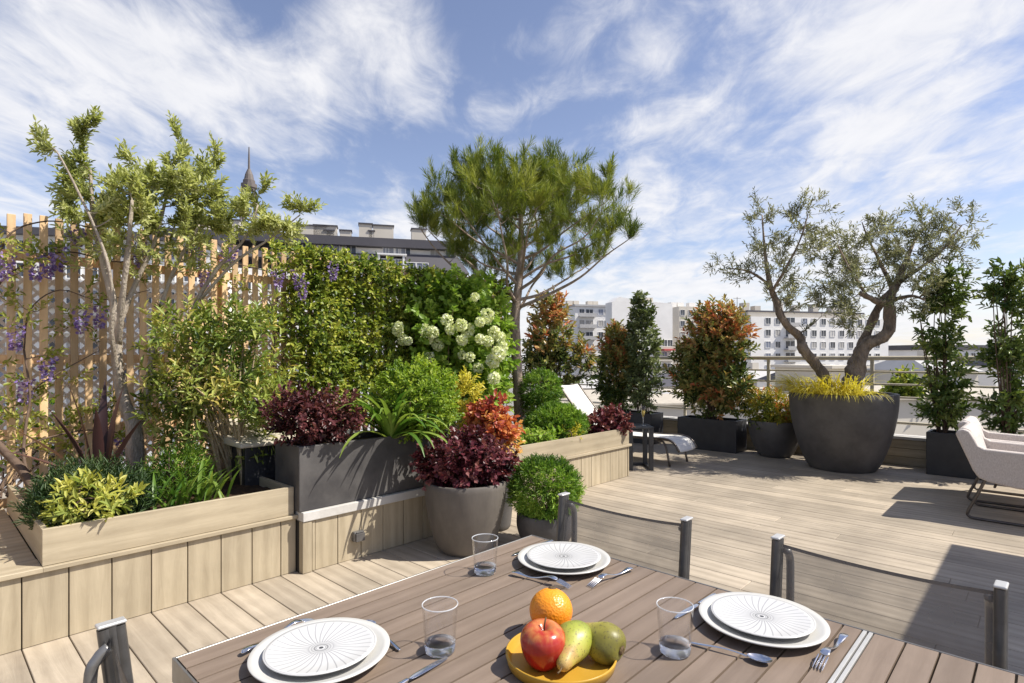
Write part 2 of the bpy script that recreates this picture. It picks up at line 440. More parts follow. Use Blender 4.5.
for (az, el, ra, re, amp) in [(40,20,14,7,.30), (29,24,9,4.5,.20), (14,29,9,5,.34), (-34,27,12,8,.34), (-38,17,14,4,.22), (10,12,7,3,.25), (20,14,5,3,.15), (45,8,16,3,.15),(-12,16,12,2.6,.14), (-26,10,16,3,.2), (0,3,80,4.5,.34),(-15,7,9,2.2,.16),(22,10,5,2,.2),(3,17,6,2,.14), (-5,27,14,5,-.04), (12,20,7,3,-.16),(24,31,5,4,-.2),(-15,22,6,2.2,.2),(-8,25,5,1.6,.16),(-3,29,5,1.6,.16),(-14,27,4,1.5,.16), (-9,33,6,3,.12)]:
    x = mth('MULTIPLY', blob(az,el,ra,re), amp)
    banks = x if banks is None else mth('ADD', banks, x)
dens = mth('ADD', mth('ADD', mth('MULTIPLY', big, .30), mth('MULTIPLY', wisp, 1.15)), mth('ADD', mth('MULTIPLY', fine, .62), banks))
mr = node(nt, 'ShaderNodeMapRange', interpolation_type='SMOOTHSTEP', i_1=.97, i_2=1.46); L(dens, mr.inputs[0])
cl = node(nt, 'ShaderNodeMixRGB', i_1=(1,1,1,1)); 
cl.inputs[1].default_value = (2.7,2.75,2.95,1); cl.inputs[2].default_value = (3.55,3.5,3.5,1); L(fine, cl.inputs[0])
skyc = node(nt, 'ShaderNodeMixRGB', blend_type='MULTIPLY', i_0=1.0); skyc.inputs[2].default_value = (.57,.515,.535,1); hs = node(nt,'ShaderNodeHueSaturation', i_Saturation=.92); L(sky.outputs[0], hs.inputs['Color']); L(hs.outputs[0], skyc.inputs[1])
mx = node(nt, 'ShaderNodeMixRGB'); L(mth('MULTIPLY', mr.outputs[0], .92), mx.inputs[0]); L(skyc.outputs[0], mx.inputs[1]); L(cl.outputs[0], mx.inputs[2])
L(mx.outputs[0], bg.inputs[0])

vs = scene.view_settings; vs.view_transform = 'Standard'; vs.look = 'None'; vs.exposure = 1.0; vs.gamma = 1
scene.cycles.max_bounces = 12; scene.cycles.diffuse_bounces = 6; scene.cycles.transmission_bounces = 12; scene.cycles.transparent_max_bounces = 16; scene.cycles.caustics_reflective = False; scene.cycles.caustics_refractive = False
scene.cycles.use_denoising = True

#@@SETTING
# ------------------------------------------------------------------ the terrace
BW = .1805; X0 = .553
def onY(px, py, Y):                                 # point seen at a pixel on the plane y = Y
    a = TH - math.atan((px-CX)/F); X = Y/math.tan(a); return W(px, py, ct*X+st*Y)
def onX(px, py, X):
    a = TH - math.atan((px-CX)/F); Y = X*math.tan(a); return W(px, py, ct*X+st*Y)

mb = MB(3); rr = random.Random(4)
for i in range(-18, 47):
    x = X0 + i*BW; y = -4.2 - rr.random()*3
    while y < 8.0:
        l = 3.6
        y0, y1 = max(y, -4.2), min(y+l, 8.0)
        if y1 > y0+.05: mb.box((x+.0025, y0+.001, -.03), (x+BW-.0025, y1-.001, 0), axis=1)
        y += l
tag(mb.build('deck', M['deck'], bevel=.0025, seg=1), kind='structure')
mb = MB(); mb.box((-2.7,-4.3,-.35), (9.05,8.05,-.031)); tag(mb.build('deck_base', M['gap']), kind='structure')

def boards_x(mb, x0, x1, y, z0, z1, th=.022, side=-1):
    """upright boards on a front face, joints in line with the deck"""
    i = math.floor((x0-X0)/BW)
    while X0+i*BW < x1:
        a, b = max(x0, X0+i*BW+.0025), min(x1, X0+(i+1)*BW-.0025); i += 1
        if b-a > .01: mb.box((a, y, z0), (b, y+th, z1), axis=2)

# left raised bed: clad bench wall, cap, upright collar boards, soil
t = thing('raised_planter', (1.0,3.6,0), 'pale oak board raised planter with a low bench ledge at its left end', 'planter')
mb = MB(11); boards_x(mb, -1.6, 1.735, 3.577, .002, .352); mb.build('cladding', M['clad'], t, bevel=.002, seg=1)
mb = MB(12)
mb.box((-1.6,3.605,.002), (1.73,5.03,.348)); mb.build('core', M['gap'], t)
mb = MB(13)
mb.box((-1.6,3.555,.352), (.449,3.735,.376), axis=0); mb.box((.449,3.555,.352), (1.74,3.60,.3745), axis=0)
for k in range(0, 8): mb.box((-1.6,3.739+k*BW,.352), (.445,3.739+(k+1)*BW-.004,.376), axis=0)
mb.build('bench_cap', M['clad'], t, bevel=.002, seg=1)
mb = MB(14)
mb.box((.449,3.578,.3765), (1.722,3.602,.556), axis=0)
mb.box((.449,3.6045,.3765), (.473,5.03,.5555), axis=1)
mb.box((1.698,3.6045,.3765), (1.722,5.03,.5552), axis=1)
mb.build('collar_board', M['clad'], t, bevel=.0015, seg=1)

def soil_sheet(name, x0, x1, y0, y1, z, parent, seed=1, n=26, amp=.02):
    mb = MB(seed); vs=[]; fs=[]
    for j in range(n+1):
        for i in range(n+1):
            x = x0+(x1-x0)*i/n; y = y0+(y1-y0)*j/n
            vs.append((x, y, z + amp*noise.noise(Vector((x*6,y*6,seed))) + amp*.6*noise.noise(Vector((x*22,y*22,seed)))))
    for j in range(n):
        for i in range(n): fs.append((j*(n+1)+i, j*(n+1)+i+1, (j+1)*(n+1)+i+1, (j+1)*(n+1)+i))
    mb.add(vs, fs); return mb.build(name, M['soil'], parent, smooth=True)
soil_sheet('soil', .474, 1.697, 3.603, 5.03, .50, t, 5)

# plinth with white coping that carries the dark trough
t = thing('planter_plinth', (2.3,3.6,0), 'pale board plinth with a white stone coping under the dark trough', 'plinth')
mb = MB(21); boards_x(mb, 1.835, 3.34, 3.507, .002, .334); mb.build('cladding', M['clad'], t, bevel=.002, seg=1)
mb = MB(22); mb.box((1.742,3.495,.002), (1.806,3.60,.334), axis=2); mb.box((1.810,3.503,.002), (1.832,3.54,.334), axis=2); mb.build('corner_post', M['clad'], t, bevel=.003, seg=1)
mb = MB(23); mb.box((1.742,3.488,.336), (3.35,3.95,.396), axis=0); mb.build('coping', M['cap'], t, bevel=.004)
mb = MB(24); mb.box((1.74,3.545,.002), (3.33,5.03,.332)); mb.build('core', M['gap'], t)
soil_sheet('soil', 1.735, 3.33, 3.96, 5.03, .36, t, 6)
so_ = thing('power_socket', (2.135,3.507,.12), 'small grey weatherproof socket box on the plinth boards', 'socket')
mb = MB(25); mb.box((2.10,3.468,.125), (2.18,3.507,.195)); mb.build('back_box', M['alu'], so_, bevel=.008)
mb = MB(26); mb.box((2.106,3.452,.13), (2.174,3.468,.185)); mb.tube([(2.112,3.464,.19),(2.168,3.464,.19)], .006); mb.build('lid', M['conc_s'], so_, bevel=.005)

def trough(name, lo, hi, mat, label, soil=.04, seed=1, cat='planter', group=None, th=.028):
    t = thing(name, ((lo[0]+hi[0])/2,(lo[1]+hi[1])/2,lo[2]), label, cat, group)
    (x0,y0,z0),(x1,y1,z1) = lo, hi
    o = [(x0,y0),(x1,y0),(x1,y1),(x0,y1)]; n_ = [(x0+th,y0+th),(x1-th,y0+th),(x1-th,y1-th),(x0+th,y1-th)]
    vs = [(*p,z0) for p in o]+[(*p,z1) for p in o]+[(*p,z1) for p in n_]+[(*p,z0+.03) for p in n_]
    fs = [(3,2,1,0)]
    for k in range(4):
        q=(k+1)%4; fs += [(k,q,4+q,4+k),(4+k,4+q,8+q,8+k),(8+k,8+q,12+q,12+k)]
    fs.append((12,13,14,15))
    mb = MB(seed); mb.add(vs, fs); mb.build('trough', mat, t, bevel=.006)
    soil_sheet('soil', x0+th+.002, x1-th-.002, y0+th+.002, y1-th-.002, z1-soil, t, seed, 12, .012)
    return t
trough('trough_planter', (1.728,3.515,.397), (2.98,3.87,.82), M['conc_s'], 'long dark grey concrete trough standing on the white coping', seed=31)

# low dark box with a pale lid in the shade behind the trough
t = thing('storage_box', (1.95,4.45,.37), 'dark box with a pale sloping lid behind the burgundy shrub', 'box')
mb = MB(33); mb.box((1.60,4.05,.38), (2.45,4.75,.77)); mb.build('body', M['black'], t, bevel=.006)
mb = MB(34); mb.add([(1.55,4.0,.774),(2.5,4.0,.774),(2.5,4.85,.774),(1.55,4.85,.774),(1.55,4.0,.80),(2.5,4.0,.80),(2.5,4.85,.90),(1.55,4.85,.90)],[(0,3,2,1),(4,5,6,7),(0,1,5,4),(1,2,6,5),(2,3,7,6),(3,0,4,7)]); mb.build('lid', M['plaster'], t, bevel=.01)

# long planter on the right of the pots
t = thing('raised_planter', (4.6,3.7,0), 'long pale board raised planter with the pine and green mounds in it', 'planter')
mb = MB(41); boards_x(mb, 3.42, 5.80, 3.602, .002, .352); mb.box((5.80,3.602,.002),(5.822,3.64,.352),axis=2); mb.build('cladding', M['clad'], t, bevel=.002, seg=1)
mb = MB(42); mb.box((3.40,3.58,.353), (5.85,3.63,.378), axis=0); mb.build('bench_cap', M['clad'], t, bevel=.002, seg=1)
mb = MB(43); mb.box((3.40,3.603,.3785), (5.822,3.627,.566), axis=0); mb.box((5.798,3.629,.002), (5.822,5.03,.5655), axis=1); mb.box((3.40,3.629,.3785),(3.424,5.03,.5655),axis=1)
mb.build('collar_board', M['clad'], t, bevel=.0015, seg=1)
mb = MB(44); mb.box((3.41,3.632,.002), (5.79,5.03,.36)); mb.build('core', M['gap'], t)
soil_sheet('soil', 3.425, 5.797, 3.629, 5.03, .52, t, 8, 36)

# ------------------------------------------------------------------ fence, lattice
t = thing('slat_fence', (2.0,5.17,0), 'tall fence of upright honey brown timber slats behind the planters', 'fence')
mb = MB(51); x = -3.0; k = 0
while x < 5.30:
    z1 = 2.385 + .012*rr.uniform(-1,1)
    mb.box((x, 5.15+rr.uniform(-.002,.002), .03), (x+.046, 5.172, z1), axis=2); x += .0865; k += 1
mb.build('slat', M['slat'], t, bevel=.002, seg=1)
for z in (.40,.87,1.385,2.10):
    mb = MB(int(z*100)); mb.box((-3.0,5.174,z-.032), (5.30,5.21,z+.032), axis=0); mb.build('rail', M['slat'], t)
for x in (-2.2,-.2,1.8,3.8,5.22):
    mb = MB(int(60+x)); mb.box((x,5.212,.0), (x+.07,5.28,2.30), axis=2); mb.build('post', M['slat'], t)
mb = MB(61); x0,x1,z0,z1 = -1.6,3.2,.45,2.02; p=.083
for sgn, y in ((1,5.292),(-1,5.302)):
    for k in range(-60, 130):
        u = x0 + k*p
        a = (u, z0); b = (u+sgn*(z1-z0), z1)
        # clip to the frame
        def clip(a,b):
            (ax,az),(bx,bz) = a,b
            if ax > bx: ax,az,bx,bz = bx,bz,ax,az
            if bx <= x0 or ax >= x1: return None
            s = (bz-az)/(bx-ax)
            if ax < x0: az += s*(x0-ax); ax = x0
            if bx > x1: bz += s*(x1-bx); bx = x1
            return (ax,az),(bx,bz)
        c = clip(a,b)
        if not c: continue
        (ax,az),(bx,bz) = c
        d = unit(V(bx-ax,0,bz-az)); s_ = V(-d[2],0,d[0])*.011
        A = V(ax,y,az); B = V(bx,y,bz); o = V(0,.008,0)
        vs = [A-s_,B-s_,B+s_,A+s_, A-s_+o,B-s_+o,B+s_+o,A+s_+o]
        mb.add(vs, [(0,1,2,3),(7,6,5,4),(0,4,5,1),(3,2,6,7)])
tag(mb.build('lattice_trellis', M['white'], loc=(.8,5.3,.45)), 'white diamond lattice screen behind the timber slats', 'trellis')

# ------------------------------------------------------------------ parapet and railing
t = thing('parapet_wall', (8.95,2,0), 'low board faced parapet with a pale coping under the railing', 'wall')
mb = MB(71)
for z in (.003,.112,.221): mb.box((8.84,-4.2,z), (8.862,8.0,z+.105), axis=1)
mb.build('cladding', M['clad'], t, bevel=.002, seg=1)
mb = MB(72); mb.box((8.865,-4.2,-.3), (9.05,8.0,.33)); mb.build('core', M['plaster'], t)
mb = MB(73); mb.box((8.82,-4.2,.332), (9.08,8.0,.372)); mb.build('coping', M['cap'], t, bevel=.006)
t = thing('terrace_railing', (9.0,2,.37), 'cream tubular railing along the far edge of the terrace', 'railing')
for z, r in ((1.385,.03),(1.20,.014),(1.035,.014),(.865,.014),(.53,.02)):
    mb = MB(); mb.tube([(9.0,-4.2,z),(9.0,2,z),(9.0,8,z)], r, 10); mb.build('rail', M['rail'], t, smooth=True)
for k in range(-4, 4):
    y = 1.76 + k*1.36 if k else 1.76
    mb = MB(); mb.box((8.985,y-.022,.373), (9.015,y+.022,1.36)); mb.box((8.95,y-.05,.373),(9.05,y+.05,.383)); mb.build('post', M['rail'], t, bevel=.003)

# ------------------------------------------------------------------ pots
def pot(name, loc, rb, rt, h, mat, label, belly=0, th=.03, seed=1, group=None, tag_soil=True, drop=.05):
    t = thing(name, loc, label, 'plant pot', group)
    prof = []
    n = 14
    for i in range(n+1):
        u = i/n; r = rb + (rt-rb)*(math.sin(u*math.pi/2)**(.8)) if belly == 0 else rb+(rt-rb)*u + belly*math.sin(u*math.pi*.92)
        prof.append((r, h*u))
    prof[0] = (rb, .012); prof.insert(0, (rb-.012, 0))
    R = prof[-1][0]
    prof += [(R-.004,h+.006), (R-th+.004,h+.006), (R-th,h), (R-th-.01,h-drop-.03)]
    mb = MB(seed); mb.lathe(prof, loc, 72); mb.build('bowl', mat, t, smooth='auto')
    mb = MB(seed); n=24; vs=[(loc[0],loc[1],loc[2]+h-drop+.02)]; fs=[]
    for j in range(1,7):
        for k in range(n):
            a=2*math.pi*k/n; r=(R-th-.004)*j/6; vs.append((loc[0]+r*math.cos(a),loc[1]+r*math.sin(a),loc[2]+h-drop+.012*noise.noise(Vector((a*3,r*20,seed)))))
    for k in range(n): fs.append((0,1+k,1+(k+1)%n))
    for j in range(5):
        for k in range(n): fs.append((1+j*n+k,1+(j+1)*n+k,1+(j+1)*n+(k+1)%n,1+j*n+(k+1)%n))
    mb.add(vs,fs); mb.build('soil', M['soil'], t, smooth=True)
    return t
pot('round_planter', (2.79,3.10,0), .19, .298, .50, M['conc_b'], 'large round taupe concrete pot in front of the plinth, filled with burgundy foliage', seed=81)
pot('round_planter', (3.30,3.34,0), .15, .185, .63, M['conc_s'], 'tall narrow grey concrete pot holding the red and orange plant', seed=82)
pot('round_planter', (3.23,2.71,0), .14, .20, .25, M['conc_s'], 'low bulbous grey pot under the clipped green ball', belly=.035, seed=83)
OPOT = (8.09,1.91,0)
pot('bowl_planter', OPOT, .37, .605, .945, M['conc_o'], 'huge charcoal bowl shaped pot holding the old olive tree', seed=84, th=.05, drop=.05)
pot('round_planter', (8.42,2.83,0), .20, .36, .50, M['conc_o'], 'round charcoal pot squeezed between the black trough and the huge bowl', seed=85)

trough('box_planter', (8.22,3.30,0), (8.62,4.22,.47), M['black'], 'long black box planter under the wide red and green shrub', seed=91)
trough('box_planter', (8.12,4.62,0), (8.52,5.75,.49), M['black'], 'long black box planter behind the side table holding two slim shrubs', seed=92)
trough('box_planter', (8.36,-.15,0), (8.76,1.08,.505), M['black'], 'tall black box planter left of and behind the woven armchairs', seed=93)
pot('round_planter', (8.2,6.25,0), .15, .22, .50, M['conc_s'], 'grey pot seen behind the head of the sun lounger', seed=86)
trough('box_planter', (6.75,5.80,0), (7.9,6.20,.45), M['black'], 'black box planter hidden behind the clipped mounds and under the coppery shrub', seed=95)

# ------------------------------------------------------------------ city
def plainmat(name, c, rough=.7, metal=0):
    return noisemat(name, tuple(x*.92 for x in c), tuple(min(1,x*1.06) for x in c), .35, rough, 0, metal=metal)
M['bld_white'] = plainmat('white_render', (.75,.73,.70)); M['bld_cream'] = plainmat('cream_render', (.58,.53,.45)); M['bld_grey'] = plainmat('grey_concrete', (.42,.41,.40))
M['zinc'] = plainmat('dark_zinc', (.075,.07,.078), .5); M['glass_d'] = noisemat('window_glass', (.03,.035,.045), (.10,.11,.13), .8, .08, 0)
M['frame_w'] = plainmat('window_frame', (.72,.71,.69)); M['blind'] = plainmat('blue_grey_blind', (.23,.25,.31)); M['curtain'] = plainmat('pale_curtain', (.40,.38,.35)); M['shutter'] = plainmat('closed_shutter', (.55,.53,.50)); M['red'] = plainmat('red_awning', (.5,.09,.08))
M['ground'] = noisemat('city_ground', (.16,.16,.15), (.28,.26,.24), .02, .9, 0); M['gravel'] = noisemat('roof_gravel', (.36,.32,.26), (.50,.45,.37), 3, .9, .3, .02)
M['lead'] = plainmat('brown_iron', (.13,.11,.10), .6)
mb = MB(); mb.box((-2500,-2500,-24.5), (2500,2500,-24)); tag(mb.build('ground', M['ground']), kind='structure')

_win = {}
def window_mesh(w, h, dark):
    k = (round(w,2), round(h,2), dark)
    if k not in _win:
        f = .07*max(1, w/1.4)
        a = MB(); a.box((-w/2,-.06,-h/2),(-w/2+f,.05,h/2)); a.box((w/2-f,-.06,-h/2),(w/2,.05,h/2)); a.box((-w/2+f,-.06,h/2-f),(w/2-f,.05,h/2)); a.box((-w/2+f,-.06,-h/2),(w/2-f,.05,-h/2+f)); a.box((-f/3,-.05,-h/2+f),(f/3,.05,h/2-f))
        b = MB(); b.box((-w/2+f,.0,-h/2+f),(-f/3,.02,h/2-f)); b.box((f/3,.0,-h/2+f),(w/2-f,.02,h/2-f))
        fo = a.build('window', M['frame_w'], local=True); po = b.build('pane', M[dark], local=True)
        _win[k] = (fo.data, po.data); bpy.data.objects.remove(fo); bpy.data.objects.remove(po)
    return _win[k]
_wr = random.Random(12)
def window(parent, x, y, z, w, h, dark='glass_d'):
    if dark == 'glass_d':
        q = _wr.random(); dark = 'glass_d' if q < .62 else ('blind' if q < .78 else ('curtain' if q < .92 else 'shutter'))
    a, b = window_mesh(w, h, dark)
    o = bpy.data.objects.new('window', a); C.objects.link(o); o.parent = parent; o.location = (x,y,z)
    p = bpy.data.objects.new('pane', b); C.objects.link(p); p.parent = o
def lpart(name, boxes, mat, parent, bevel=0):
    mb = MB(5)
    for lo, hi in boxes: mb.box(lo, hi)
    return mb.build(name, mat, parent, local=True, bevel=bevel)
def bld(name, px, d, label, yaw=math.radians(14), cat='building', group=None):
    p = W(px, HY, d); return thing(name, (p[0],p[1],-24), label, cat, group, TH-math.pi/2+yaw)
def U(px, px0, d): return (px-px0)/F*d
def Z(py, d): return H + 24 - (py-HY)/F*d

# long block with the dark roof above the ivy
d=60; c0=385; A = bld('apartment_block', c0, d, 'long block with dark flat roof and a row of pale chimneys above the ivy')
ux = lambda p: U(p,c0,d); zz_ = lambda p: Z(p,d)
lpart('wall', [((ux(180),0,0),(ux(468),14,zz_(273))), ((ux(305),1.2,zz_(273)),(ux(459),12,zz_(246.5)))], M['bld_white'], A)
lpart('roof_slab', [((ux(185),.3,zz_(246)),(ux(462),12.6,zz_(237.5)))], M['zinc'], A)
mb = MB(); a,b,c_,e = ux(404),ux(470),zz_(271),zz_(252)
mb.add([(a,-.3,c_),(b,-.3,c_),(b,10,c_),(a,10,c_),(a,.7,e),(ux(459),.7,e),(ux(459),10,e),(a,10,e)], [(3,2,1,0),(4,5,6,7),(0,1,5,4),(1,2,6,5),(2,3,7,6),(3,0,4,7)])
mb.add([(ux(185),-.2,zz_(262)),(ux(403),-.2,zz_(262)),(ux(403),8,zz_(262)),(ux(185),8,zz_(262)),(ux(185),.8,zz_(253)),(ux(403),.8,zz_(253)),(ux(403),8,zz_(253)),(ux(185),8,zz_(253))], [(3,2,1,0),(4,5,6,7),(0,1,5,4),(1,2,6,5),(2,3,7,6),(3,0,4,7)])
mb.build('mansard_roof', M['zinc'], A, local=True)
for p, wd in ((313,3.0),(326,2.4),(346,1.2),(366,1.4),(384,2.2),(421,1.6),(330,1.0),(208,1.8),(236,2.0),(372,.6)):
    z0 = zz_(238)+.002; h = (1.75 if wd > 1.3 else 1.1)*(1+.15*math.sin(p))
    mbc = MB(); mbc.box((ux(p)-wd/2,3,z0),(ux(p)+wd/2,4.2,z0+h)); ch = mbc.build('chimney', M['bld_cream'], A, local=True)
    mbc = MB(); mbc.box((ux(p)-wd/2-.08,2.9,z0+h),(ux(p)+wd/2+.08,4.3,z0+h+.14)); mbc.build('chimney_cap', M['zinc'], ch, local=True)
for p in (311,325,336,352,394,406,391,436,452): window(A, ux(p), 1.15, zz_(249.5), 1.1, 1.0, 'glass_d')
for p,w_ in ((389,1.3),(400,1.3)): window(A, ux(p), 1.10, zz_(249.6), w_, 1.05, 'blind')
for p,w_ in ((410,1.2),(422,1.3)): window(A, ux(p), -.10, zz_(266), w_, 1.0, 'blind')
lpart('dormer', [((ux(378),-.8,zz_(271)),(ux(380),.6,zz_(256))), ((ux(402),-.8,zz_(271)),(ux(404),.6,zz_(256))), ((ux(376),-.9,zz_(256)),(ux(406),.6,zz_(254.5)))], M['frame_w'], A)
for p in (384,391,398): window(A, ux(p), -.25, zz_(264), .7, 1.1, 'blind')
for row, zz0 in enumerate((zz_(286),zz_(314),zz_(342),zz_(372))):
    for p in range(190, 460, 22): window(A, ux(p), -.03, zz0, 1.2, 1.6)

# white block seen between the slats at the left
d=48; c0=90; B = bld('apartment_block', c0, d, 'white apartment block with rows of dark windows seen through the fence slats')
lpart('wall', [((ux(-70),0,0),(ux(205),12,zz_(238)))], M['bld_white'], B)
lpart('roof_slab', [((ux(-74),-.6,zz_(238)+.01),(ux(209),12.4,zz_(231)))], M['zinc'], B)
rows = (250,272,297,322,347,373,400)
for k, py in enumerate(rows):
    for p in range(-50, 200, 21): window(B, ux(p), -.03, zz_(py), 1.15, 1.25)
for py in rows[1:]: lpart('balcony_slab', [((ux(-70),-1.0,zz_(py+12)),(ux(205),-.01,zz_(py+10)))], M['bld_grey'], B)
lpart('roof_vent', [((ux(20),4,zz_(231)+.01),(ux(26),5,zz_(225))), ((ux(100),4,zz_(231)+.01),(ux(112),5,zz_(226)))], M['bld_cream'], B)

# iron tower far away
d=900; T = bld('lattice_tower', 249, d, 'slender top of a brown iron lattice tower rising behind the left tree', cat='tower')
mb = MB()
def ring(z, r): return [(sx*r, sy*r, z) for sx, sy in ((-1,-1),(1,-1),(1,1),(-1,1))]
levels = [(Z(300,d),24),(Z(260,d),15),(Z(230,d),11),(Z(205,d),9),(Z(190,d),8)]
for (z0,r0),(z1,r1) in zip(levels, levels[1:]):
    a, b = ring(z0,r0), ring(z1,r1)
    for k in range(4):
        mb.tube([a[k],b[k]], 1.3, 4); mb.tube([a[k],b[(k+1)%4]], .7, 4); mb.tube([a[(k+1)%4],b[k]], .7, 4); mb.tube([b[k],b[(k+1)%4]], .9, 4)
mb.build('lattice_shaft', M['lead'], T, local=True)
mb = MB(); zt = Z(190,d)
mb.lathe([(9.5,zt),(12,zt+3),(12,zt+9),(9,zt+10),(9,zt+15),(7.5,zt+16),(6,zt+24),(3.5,zt+30),(2.2,zt+33)], n=12); mb.build('top_platform', M['lead'], T, local=True)
mb = MB(); mb.tube([(0,0,zt+32),(0,0,zt+50),(0,0,Z(147,d))], [1.8,1.5,.8], 6); mb.build('mast', M['lead'], T, local=True)

# white blocks in the middle distance
d=140; c0=610; D_ = bld('apartment_block', c0, d, 'white apartment block with stacked balconies beside a blank gable, centre distance')
lpart('wall', [((ux(573),0,0),(ux(640),18,zz_(307)))], M['bld_white'], D_)
lpart('cornice', [((ux(572),-.5,zz_(307)+.01),(ux(640.5),18.3,zz_(305.2)))], M['bld_grey'], D_)
for py in (312.5,323.5,335,346.5,358,369.5,381,393):
    for p in (580,588,600,606.5): window(D_, ux(p), -.05, zz_(py), 1.35 if p != 588 else 2.0, 1.5)
    lpart('balcony', [((ux(576),-1.3,zz_(py+5)),(ux(594),-.01,zz_(py+4.3))), ((ux(576),-1.3,zz_(py+4.2)),(ux(594),-1.2,zz_(py+1.4)))], M['bld_grey'], D_)
for p in (576,590,601,621,634): lpart('roof_unit', [((ux(p)-.5,8,zz_(305.2)+.005),(ux(p)+.8,9.5,zz_(302)))], M['bld_grey'], D_)
for p in (575,582,597,603): lpart('chimney', [((ux(p)-.7,5,zz_(305)),(ux(p)+.7,6.4,zz_(299.5)))], M['bld_cream'], D_)
d=125; c0=650; G_ = bld('apartment_block', c0, d, 'tall block with a blank white gable wall behind the slim green column shrub')
lpart('wall', [((ux(609),0,0),(ux(675),3.5,zz_(303)))], M['bld_white'], G_)
mb = MB(); a,b = ux(609),ux(675); h0,h1 = zz_(303)+.01, zz_(297.5)
mb.add([(a,0,h0),(b,0,h0),(b,3.5,h0),(a,3.5,h0),(ux(617),0,h1),(ux(640),0,h1-.8),(ux(640),3.5,h1-.8),(ux(617),3.5,h1)], [(3,2,1,0),(4,5,6,7),(0,1,5,4),(1,2,6,5),(2,3,7,6),(3,0,4,7)])
mb.build('gable', M['bld_white'], G_, local=True)
lpart('chimney', [((ux(652)-.8,1,zz_(303)+.01),(ux(652)+.8,2.5,zz_(297)))], M['bld_cream'], G_)
for p in (658,666,672):
    for py in (343,355,367,379): window(G_, ux(p), -.05, zz_(py), 1.3, 1.5)
for py in (343,355,367): lpart('balcony', [((ux(655),-1.2,zz_(py+6)),(ux(675),-.01,zz_(py+4)))], M['bld_cream'], G_)
lpart('awning', [((ux(662),-1.6,zz_(350.6)),(ux(674),-.01,zz_(349)))], M['red'], G_)
d=150; c0=705; I_ = bld('apartment_block', c0, d, 'pale block behind the wide red and green shrub')
lpart('wall', [((ux(676),0,0),(ux(738),18,zz_(307)))], M['bld_cream'], I_)
for p in (679,687,700,716,730): lpart('chimney', [((ux(p)-.9,4,zz_(307)),(ux(p)+.9,5.6,zz_(301.5)))], M['bld_white'], I_)
for py in (313,324,335,347,358,370):
    for p in range(680,738,9): window(I_, ux(p), -.05, zz_(py), 1.3, 1.5)
d=118; c0=830; J_ = bld('apartment_block', c0, d, 'wide white apartment block with rows of windows behind the olive tree')
lpart('wall', [((ux(739),0,0),(ux(902),16,zz_(318)))], M['bld_white'], J_)
lpart('attic', [((ux(745),2.5,zz_(318)+.01),(ux(880),14,zz_(312.5)))], M['bld_cream'], J_)
lpart('roof_slab', [((ux(743),2.2,zz_(312.5)+.01),(ux(883),14.3,zz_(311)))], M['zinc'], J_)
for py in (322,333.5,345,356.5,368,379.5,391):
    for p in (758,769,800,811,822,833,844,855,866,877,888): window(J_, ux(p), -.05, zz_(py), 1.25, 1.35)
    window(J_, ux(783), -.05, zz_(py), 2.4, 1.7)
    lpart('balcony', [((ux(776),-1.3,zz_(py+5.4)),(ux(790),-.01,zz_(py+4.6))), ((ux(776),-1.3,zz_(py+4.5)),(ux(790),-1.22,zz_(py+1.6)))], M['bld_grey'], J_)
d=150; c0=970; K_ = bld('apartment_block', c0, d, 'distant low grey roofed block between the two tall green shrubs')
lpart('wall', [((ux(915),0,0),(ux(1060),18,zz_(350)))], M['bld_white'], K_)
lpart('roof_slab', [((ux(913),-.5,zz_(350)+.01),(ux(1062),18.5,zz_(345)))], M['zinc'], K_)
for py in (356,366,376):
    for p in range(920,1056,9): window(K_, ux(p), -.05, zz_(py), 1.6, 1.7)
d=118; c0=830
for p,h in ((752,1.8),(765,1.2),(792,2.0),(812,1.5),(835,1.9),(858,1.3),(872,2.1)):
    lpart('chimney', [((ux(p)-.7,5,zz_(311)+.01),(ux(p)+.7,6.5,zz_(311)+h))], M['bld_cream'], J_)
for p in (748,803,846,868):
    mbq = MB(); mbq.tube([(ux(p),7,zz_(311)+.01),(ux(p),7,zz_(311)+3.2)],.06,5); mbq.tube([(ux(p)-.9,7,zz_(311)+2.9),(ux(p)+.9,7,zz_(311)+2.9)],.05,5); mbq.build('aerial', M['lead'], J_, local=True)
